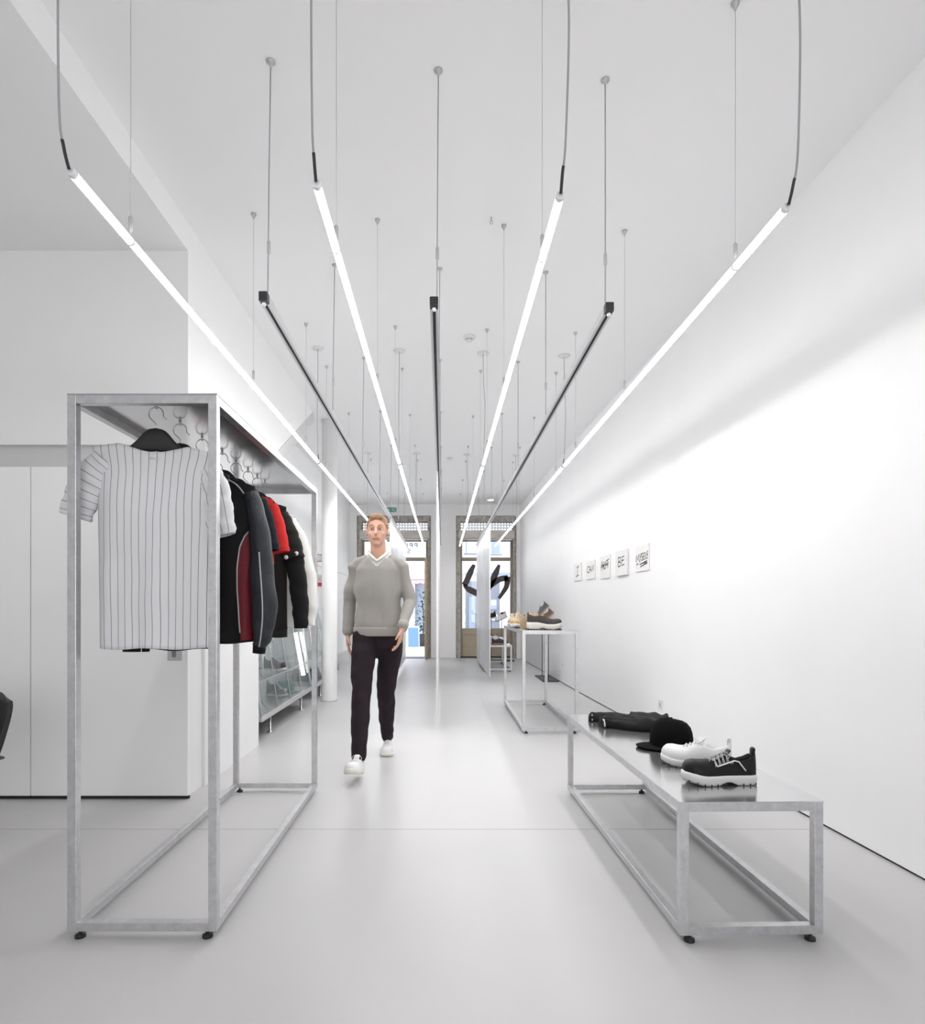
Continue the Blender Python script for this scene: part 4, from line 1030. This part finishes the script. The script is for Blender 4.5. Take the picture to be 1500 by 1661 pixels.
# ================================================================= GLASS DISPLAY CASES IN THE RECESS
def display_case(y0, y1, H, label, panes):
    L = y1-y0; D = -XA+XL-.02
    t = thing('display_case', label, 'display case', (XL-.01, y0, 0), 0, 'glass display cases')
    # local: x from -D to 0, y from 0 to L
    b = MB(); b.box(-D, 0, 0, L, .165, .212); b.build('case_base', M['alu'], t, bevel=.002)
    for y in (.40, L-.35):
        for x in (-.045, -D+.06):
            MB().lathe([(.030, 0), (.026, .008), (.012, .014), (.012, .168)], (x, y, 0), 16).build('leg', M['steel'], t, smooth=True)
    lean = .16; tx = -lean*(H-.21)/.65*.55
    MB().box(-D+.005, -.012, .01, L-.01, .212, .214).build('case_floor', M['alu'], t)
    # sloping front panes
    n = panes
    for k in range(n):
        ya, yb = lerp(.01, L-.01, k/n)+.004, lerp(.01, L-.01, (k+1)/n)-.004
        b = MB(); b.poly([(-.008, ya, .215), (-.008, yb, .215), (-.008+tx, yb, H), (-.008+tx, ya, H)], (-.006, 0, 0)); b.build('front_pane', M['caseglass'], t)
        for yq in (ya,):
            MB().tube([(-.004, yq, .215), (-.004+tx, yq, H)], .005, 6).build('glazing_bar', M['alu'], t, smooth=True)
    for yq in (.006, L-.012):
        b = MB(); b.poly([(-.01, yq, .215), (-D+.005, yq, .215), (-D+.005, yq, H), (-.01+tx, yq, H)], (0, .005, 0)); b.build('end_pane', M['caseglass'], t)
        MB().tube([(-.006, yq, .215), (-.006+tx, yq, H)], .011, 8).build('corner_post', M['alu'], t, smooth=True)
    MB().box(-D+.005, -.035, .02, L-.02, .492, .500).build('glass_shelf', M['caseglass'], t)
    MB().box(-.046, -.035, .02, L-.02, .49, .502).build('shelf_edge', M['alu'], t)
    MB().box(-D+.01, tx-.02, .02, L-.02, .84, .848).build('glass_shelf', M['caseglass'], t)
    MB().box(-D+.005, tx, 0, L, H, H+.02).build('case_top', M['alu'], t, bevel=.002)
    b = MB(); b.tube([(-.05+tx*.1, L-.14, .36), (-.05+tx*.80, L-.14, .84)], .020, 14); b.build('case_light_tube', M['lampface'], t, smooth=True)
    for k in range(4):
        y = lerp(.25, L-.3, k/3)
        b = MB(); b.tube([(-.05, y, .50), (-.10, y-.05, .58), (-.13, y+.05, .50)], .004, 6); b.tube([(-.05, y+.1, .214), (-.10, y+.05, .30), (-.13, y+.15, .214)], .004, 6); b.build('acrylic_support', M['clear'], t, smooth=True)
    return t
display_case(5.17, 7.14, 1.18, 'glass display case on chrome legs behind the clothes rack', 4)
display_case(7.46, 9.02, 1.10, 'further glass display case on chrome legs beyond the column', 3)
def case_pos(xp, yp, z, xoff=0):
    """point on a shelf at height z under the pixel"""
    y = (CAMZ-z)*1000/(yp-985); return ((xp-717)/1000*y, y, z)
x, y, z = case_pos(440, 1130, .215)
shoe('silver_sneaker', 'silver sneaker with white sole on the floor of the glass case', (x-.06, y+.05, .215), -.35, L=.25, W=.10, H=.15, sole=.026, mu='silver', ms='solewhite', lace='whiteleather', toe_h=.07)
t = thing('green_cap', 'green cap behind the silver sneaker in the glass case', 'cap', (-1.70, 6.66, .215), -.3)
b = MB(); b.rings([[Vector((.095*r*math.cos(2*PI*k/28), .085*r*math.sin(2*PI*k/28), .13*z)) for k in range(28)] for r, z in prof], True, False); b.build('crown', M['teal'], t, smooth=True)
b = MB(); b.rings([[p+Vector((0, 0, -.006)) for p in top_], top_, to2, [p+dz for p in to2]], False, False); b.build('brim', M['teal'], t)
shoe('dark_sneaker', 'dark brown sneaker with pale sole on the shelf of the glass case', (-1.78, 6.15, .502), -.3, L=.25, W=.10, H=.12, sole=.022, mu='suede', ms='solecream', lace='black', toe_h=.07)
t = thing('grey_box', 'grey open box on the shelf at the near end of the glass case', 'box', (-1.70, 5.50, .502), .05)
b = MB(); b.box(-.08, .08, -.07, .07, 0, .006); b.box(-.08, -.074, -.07, .07, .006, .075); b.box(.074, .08, -.07, .07, .006, .075); b.box(-.074, .074, -.07, -.064, .006, .075); b.box(-.074, .074, .064, .07, .006, .075); b.build('box_tray', M['cup'], t)
MB().box(-.078, .078, -.068, .068, .076, .084).build('box_lid', M['grey_lea'], t)
t = thing('white_carton', 'white carton standing on the glass case shelf behind the dark sneaker', 'box', (-1.80, 5.95, .502), .08)
MB().box(-.07, .07, -.04, .04, 0, .19).build('carton', M['whitepl'], t, bevel=.003)
MB().box(-.05, .05, -.042, -.04, .11, .15).build('carton_label', M['piping'], t)
for i, (y, h, r) in enumerate([(6.35, .26, .045), (6.52, .30, .05), (6.70, .24, .045)]):
    t = thing('glass_jar', ['clear glass jar nearest the white carton on the case shelf', 'tallest clear glass jar on the case shelf', 'clear glass jar by the lamp in the glass case'][i], 'jar', (-1.82, y, .502), 0, 'glass jars in the display case')
    MB().lathe([(r*.9, 0), (r, .01), (r, h*.8), (r*.7, h*.9), (r*.7, h)], n=24).build('jar_body', M['caseglass'], t, smooth=True)
    MB().lathe([(r*.75, h), (r*.75, h+.02)], n=24).build('jar_lid', M['alu'], t, smooth=True)
t = thing('folded_denim', 'dark blue patterned cloth in the further glass case', 'cloth', (-1.72, 7.75, .216))
o = cloth_slab([(-.15, 0, .15), (0, .05, .17), (.15, .02, .14)], 'folded_cloth', mat('blue_patterned_cloth', (.05, .08, .12), .8, noise_amt=.9, noise_scale=22), .12, 2, t)

# ================================================================= CHAIR AT THE LEFT EDGE
t = thing('shell_chair', 'black shell chair cut off by the left edge, in front of the cupboards', 'chair', (-2.29, 2.92, 0), PI)
b = MB(); rg = []
for i in range(17):
    v = i/16; z = lerp(.40, .72, v); hw = sinterp([(0, .20), (.35, .225), (.75, .245), (.92, .238), (1, .205)], v); row = []
    for j in range(25):
        u = -1+j/12; row.append(Vector((u*hw, .10*(u*u)*-1+.06+.05*v, z-(.03*abs(u)**6 if v > .9 else 0))))
    rg.append(row)
b.rings(rg, False, False); o = b.build('backrest', M['black'], t, smooth=True, mtx=Matrix.Scale(-1, 4, (0, 1, 0)))
sd = o.modifiers.new('s', 'SOLIDIFY'); sd.thickness = .022; sd.offset = 0; bv = o.modifiers.new('b', 'BEVEL'); bv.width = .006; bv.segments = 3
b = MB(); b.limb([(0, -.03, .41), (0, .2, .425), (0, .36, .43)], [(.20, .022), (.225, .025), (.20, .022)], 24, up=(0, 0, 1)); b.build('seat', M['black'], t, smooth=True)
for sx in (-1, 1):
    for (y0_, y1_) in ((0, -.06), (.32, .40)): MB().tube([(sx*.12, y0_, .40), (sx*.13, y1_, 0)], .011, 10).build('leg', M['steel'], t, smooth=True)

# ================================================================= WALKING MAN
def solid(b, vox, name, m, parent, smooth_it=6, post=None, disp=None, cut=None):
    """fuse overlapping shapes into one continuous skin"""
    bmesh.ops.recalc_face_normals(b.bm, faces=b.bm.faces)
    me = bpy.data.meshes.new('tmp'); b.bm.to_mesh(me); b.bm.free()
    o = bpy.data.objects.new('tmp', me); C.objects.link(o)
    r = o.modifiers.new('r', 'REMESH'); r.mode = 'VOXEL'; r.voxel_size = vox; r.use_smooth_shade = True
    bpy.context.view_layer.update()
    dg = bpy.context.evaluated_depsgraph_get(); me2 = bpy.data.meshes.new_from_object(o.evaluated_get(dg))
    bpy.data.objects.remove(o); bpy.data.meshes.remove(me)
    bm = bmesh.new(); bm.from_mesh(me2)
    for _ in range(smooth_it): bmesh.ops.smooth_vert(bm, verts=bm.verts, factor=.5, use_axis_x=True, use_axis_y=True, use_axis_z=True)
    if cut:
        for (co, no) in cut:
            bmesh.ops.bisect_plane(bm, geom=bm.verts[:]+bm.edges[:]+bm.faces[:], plane_co=co, plane_no=no, clear_outer=True)
    if disp:
        bm.normal_update()
        mv = [(v, disp(v.co, v.normal)) for v in bm.verts]
        for v, d in mv: v.co += v.normal*d
    for f in bm.faces: f.smooth = True
    bm.to_mesh(me2); bm.free(); me2.materials.clear(); me2.materials.append(m); me2.name = name
    o = bpy.data.objects.new(name, me2); C.objects.link(o)
    if parent: o.parent = parent
    return o
MX, MY = -.46, 4.45
man = thing('person', 'man walking towards the camera in grey v-neck sweater and dark trousers', 'person', (MX, MY, 0), .0)
# joints, local to (MX, MY, 0); camera is towards -y; his right is -x
HIP = {-1: Vector((-.095, .0, .93)), 1: Vector((.095, .0, .93))}
KNEE = {-1: Vector((-.100, -.20, .52)), 1: Vector((.045, .10, .50))}
ANK = {-1: Vector((-.095, -.36, .115)), 1: Vector((.030, .40, .10))}
SH = {-1: Vector((-.170, .01, 1.425)), 1: Vector((.170, -.01, 1.425))}
EL = {-1: Vector((-.222, .07, 1.165)), 1: Vector((.228, -.02, 1.165))}
WRI = {-1: Vector((-.225, .03, .94)), 1: Vector((.185, -.22, .985))}
HC = Vector((-.005, -.035, 1.675))    # head centre
b = MB()
b.limb([(0, 0, .90), (0, 0, 1.05), (0, -.0, 1.25), (0, 0, 1.40), (0, 0, 1.46)], [(.14, .095), (.13, .09), (.14, .10), (.14, .09), (.09, .06)], 20)
for s_ in (-1, 1):
    b.limb([HIP[s_], KNEE[s_], ANK[s_]], [(.085, .085), (.055, .055), (.038, .038)], 14, up=(0, 1, .1))
    b.limb([SH[s_]+Vector((-s_*.012, 0, -.012)), EL[s_], WRI[s_]], [.038, .032, .026], 14, up=(0, 1, .1))
b.limb([(0, .01, 1.44), (0, -.01, 1.53), (0, -.02, 1.60)], [(.062, .060), (.056, .058), (.055, .058)], 16)
# head: skull, jaw, nose, ears, brow
b.ball(HC+Vector((0, .012, .025)), (.076, .096, .098), 28)
b.ball(HC+Vector((0, -.022, -.045)), (.060, .068, .072), 24)
b.ball(HC+Vector((0, -.060, -.092)), (.026, .024, .022), 16)
b.limb([HC+Vector((0, -.088, .012)), HC+Vector((0, -.108, -.028))], [.010, .014], 12, up=(0, 1, .2))
b.limb([HC+Vector((-.04, -.076, .022)), HC+Vector((0, -.088, .022)), HC+Vector((.04, -.076, .022))], [.010, .010, .010], 10, up=(0, 0, 1))
for s_ in (-1, 1):
    b.ball(HC+Vector((s_*.076, .008, -.010)), (.010, .018, .030), 12)
    b.ball(HC+Vector((s_*.040, -.060, -.028)), (.022, .018, .020), 12)
def hand(b, wrist, d, palm_n, thumb_side, s_):
    """palm and five bent fingers; d = pointing direction, palm_n = normal the palm faces"""
    d = d.normalized(); n_ = palm_n.normalized(); a_ = d.cross(n_).normalized()*thumb_side
    base = wrist+d*.01
    b.limb([base, base+d*.045, base+d*.082], [(.024, .014), (.037, .014), (.036, .012)], 14, up=n_)
    for i, (off, ln) in enumerate([(.028, .072), (.0095, .080), (-.0095, .074), (-.028, .058)]):
        p0 = base+d*.070+a_*off; curl = .28+.08*i
        p1 = p0+(d*math.cos(curl*.5)+n_*math.sin(curl*.5))*(ln*.45+.012)
        p2 = p1+(d*math.cos(curl*1.5)+n_*math.sin(curl*1.5))*ln*.33
        p3 = p2+(d*math.cos(curl*2.4)+n_*math.sin(curl*2.4))*ln*.25
        b.limb([p0, p1, p2, p3], [.0088, .0083, .0076, .0066], 10, up=n_)
    q0 = base+d*.018+a_*.024; q1 = q0+(d*.7+a_*.65+n_*.25).normalized()*.040; q2 = q1+(d*.93+a_*.2+n_*.3).normalized()*.030
    b.limb([q0, q1, q2], [.012, .010, .008], 10, up=n_)
hand(b, WRI[-1], Vector((.02, -.10, -1)), Vector((1, .1, 0)), 1, -1)
hand(b, WRI[1], Vector((-.18, -.12, -1)), Vector((-1, .1, .2)), -1, 1)
body = solid(b, .0045, 'body', M['skin'], man, 3)
for s_ in (-1, 1):
    e = MB().ball((0, 0, 0), .0092, 16).build('eye', M['eye'], man, smooth=True); e.location = HC+Vector((s_*.031, -.0735, .006))
    MB().ball((0, -.0066, -.001), (.0058, .004, .0058), 12).build('iris', M['iris'], e, smooth=True)
    MB().tube([HC+Vector((s_*.016, -.101, .028)), HC+Vector((s_*.034, -.096, .033)), HC+Vector((s_*.050, -.082, .027))], [.003, .0042, .002], 8).build('eyebrow', M['hair'], man, smooth=True)
MB().limb([HC+Vector((-.024, -.086, -.062)), HC+Vector((0, -.094, -.060)), HC+Vector((.024, -.086, -.062))], [(.003, .004), (.004, .007), (.003, .004)], 12, up=(0, 0, 1)).build('mouth', M['lip'], man, smooth=True)
# hair
b = MB(); b.ball(HC+Vector((0, .018, .030)), (.081, .100, .099), 30)
b.limb([HC+Vector((-.03, -.060, .090)), HC+Vector((.03, -.062, .092))], [.020, .020], 12, up=(0, 0, 1))
hair = solid(b, .005, 'hair', M['hair'], man, 3, cut=[(HC+Vector((0, -.05, .052)), Vector((0, -.62, -1))), ] if False else None, disp=lambda co, n_: .003*noise.noise(co*90))
bm = bmesh.new(); bm.from_mesh(hair.data)
P0 = HC+Vector((0, -.068, .062)); Nn = Vector((0, -.75, -.66)).normalized()
bmesh.ops.delete(bm, geom=[v for v in bm.verts if (v.co-P0).dot(Nn) > 0 or v.co.z < HC.z-.05], context='VERTS')
bm.to_mesh(hair.data); bm.free()
# sweater
def wr(seed, a=.006, f=9):
    def g_(co, n_):
        return a*noise.noise(Vector((co.x*f*.8, co.y*f*.8, co.z*f*1.3+seed)))+a*.7*noise.noise(Vector((co.x*f*2.2+seed, co.y*f*2.2, co.z*f*1.1)))
    return g_
b = MB()
b.limb([(0, .0, .955), (0, 0, 1.02), (0, .0, 1.14), (0, 0, 1.28), (0, 0, 1.40), (0, 0, 1.465), (0, .01, 1.49)], [(.158, .115), (.172, .126), (.160, .120), (.168, .128), (.168, .115), (.115, .085), (.070, .062)], 26)
for s_ in (-1, 1):
    b.limb([SH[s_]+Vector((-s_*.03, 0, .0)), SH[s_], EL[s_], WRI[s_]+(EL[s_]-WRI[s_])*.08], [.044, .048, .044, .036], 18, up=(0, 1, .1))
    b.limb([Vector((s_*.05, .0, 1.490)), SH[s_]+Vector((-s_*.02, 0, .010))], [.036, .044], 14, up=(0, 1, .1))
sw = solid(b, .007, 'sweater', M['knit'], man, 5, disp=wr(1, .014, 7))
bm = bmesh.new(); bm.from_mesh(sw.data)
kill = []
for v in bm.verts:
    c = v.co
    vn = 1.418 + abs(c.x)*1.10         # v neck edge
    if c.y < .03 and abs(c.x) < .085 and c.z > vn: kill.append(v)
    elif c.y >= .03 and abs(c.x) < .07 and c.z > 1.50: kill.append(v)
    elif c.z < .935 and abs(c.x) < .175 and (abs(c.y) < .2): kill.append(v) if c.z < .93 and abs(c.x) < .16 else None
bmesh.ops.delete(bm, geom=kill, context='VERTS'); bm.to_mesh(sw.data); bm.free()
sd = sw.modifiers.new('s', 'SOLIDIFY'); sd.thickness = .004; sd.offset = 1
rb = MB(); N_ = 48; rg = []
for z, q_ in ((.925, 1.0), (.935, 1.03), (.975, 1.03), (.99, 1.015)):
    rg.append([Vector((.176*q_*math.cos(2*PI*k/N_), .130*q_*math.sin(2*PI*k/N_), z)) for k in range(N_)])
rb.rings(rg, True, False); o = rb.build('waist_ribbing', M['knit'], man, smooth=True); o.modifiers.new('s', 'SOLIDIFY').thickness = .005
for s_ in (-1, 1):
    d = (EL[s_]-WRI[s_]).normalized()
    MB().tube([WRI[s_]+d*.0, WRI[s_]+d*.05], [.036, .040], 20).build('sleeve_cuff', M['knit'], man, smooth=True)
# white t-shirt showing in the neck
b = MB(); b.limb([(0, .0, 1.34), (0, 0, 1.42), (0, .0, 1.475), (0, .0, 1.515)], [(.12, .085), (.125, .090), (.095, .076), (.070, .064)], 26)
ts = solid(b, .006, 'tshirt', M['tee'], man, 4)
bm = bmesh.new(); bm.from_mesh(ts.data)
bmesh.ops.delete(bm, geom=[v for v in bm.verts if (v.co.z > 1.462+abs(v.co.x)*1.05 and v.co.y < 0) or v.co.z > 1.53], context='VERTS'); bm.to_mesh(ts.data); bm.free()
b = MB(); b.tube([Vector((s_*x, y, z)) for s_, x, y, z in [(-1, .074, .02, 1.535), (-1, .066, -.045, 1.518), (-1, .038, -.078, 1.488), (1, 0, -.094, 1.458), (1, .038, -.078, 1.488), (1, .066, -.045, 1.518), (1, .074, .02, 1.535)]], .012, 8); b.build('tshirt_neckband', M['tee'], man, smooth=True)
# trousers
b = MB()
b.limb([(0, .0, .88), (0, 0, .94), (0, 0, .99)], [(.165, .115), (.162, .112), (.155, .108)], 24)
for s_ in (-1, 1):
    b.limb([HIP[s_]+Vector((-s_*.01, 0, 0)), HIP[s_].lerp(KNEE[s_], .35), KNEE[s_], KNEE[s_].lerp(ANK[s_], .4), ANK[s_].lerp(KNEE[s_], .06)], [(.098, .105), (.088, .095), (.066, .068), (.062, .066), (.048, .052)], 20, up=(0, 1, .1))
tr = solid(b, .007, 'trousers', M['trouser'], man, 4, disp=wr(5, .008, 10))
MB().tube([(.0, -.122, .93), (.0, -.128, .90), (.0, -.11, .84)], .002, 6).build('fly_seam', M['trouser'], man)
# shoes on the feet
def foot_shoe(s_, loc, ry, rz):
    # built with the shoe builder, then parented to the man as parts
    r = shoe('walking_sneaker', 'x', (0, 0, 0), 0, L=.285, W=.105, H=.11, sole=.028, mu='whiteleather', ms='solecream', lace='whiteleather', ml='tee', toe_h=.065)
    kids = list(r.children); up_ = [k for k in kids if k.name.startswith('upper')][0]
    mtx = Matrix.Translation(loc) @ Matrix.Rotation(rz, 4, 'Z') @ Matrix.Rotation(ry, 4, 'Y') @ Matrix.Translation((-.055, 0, 0))
    up_.name = 'sneaker'; up_.parent = man; up_.matrix_parent_inverse = Matrix(); up_.matrix_local = mtx
    for k in kids:
        if k is not up_: k.parent = up_; k.matrix_local = Matrix()
    bpy.data.objects.remove(r)
foot_shoe(-1, Vector((-.095, -.375, .030)), -.22, -PI/2-.10)
foot_shoe(1, Vector((.030, .425, .004)), .05, -PI/2+.04)
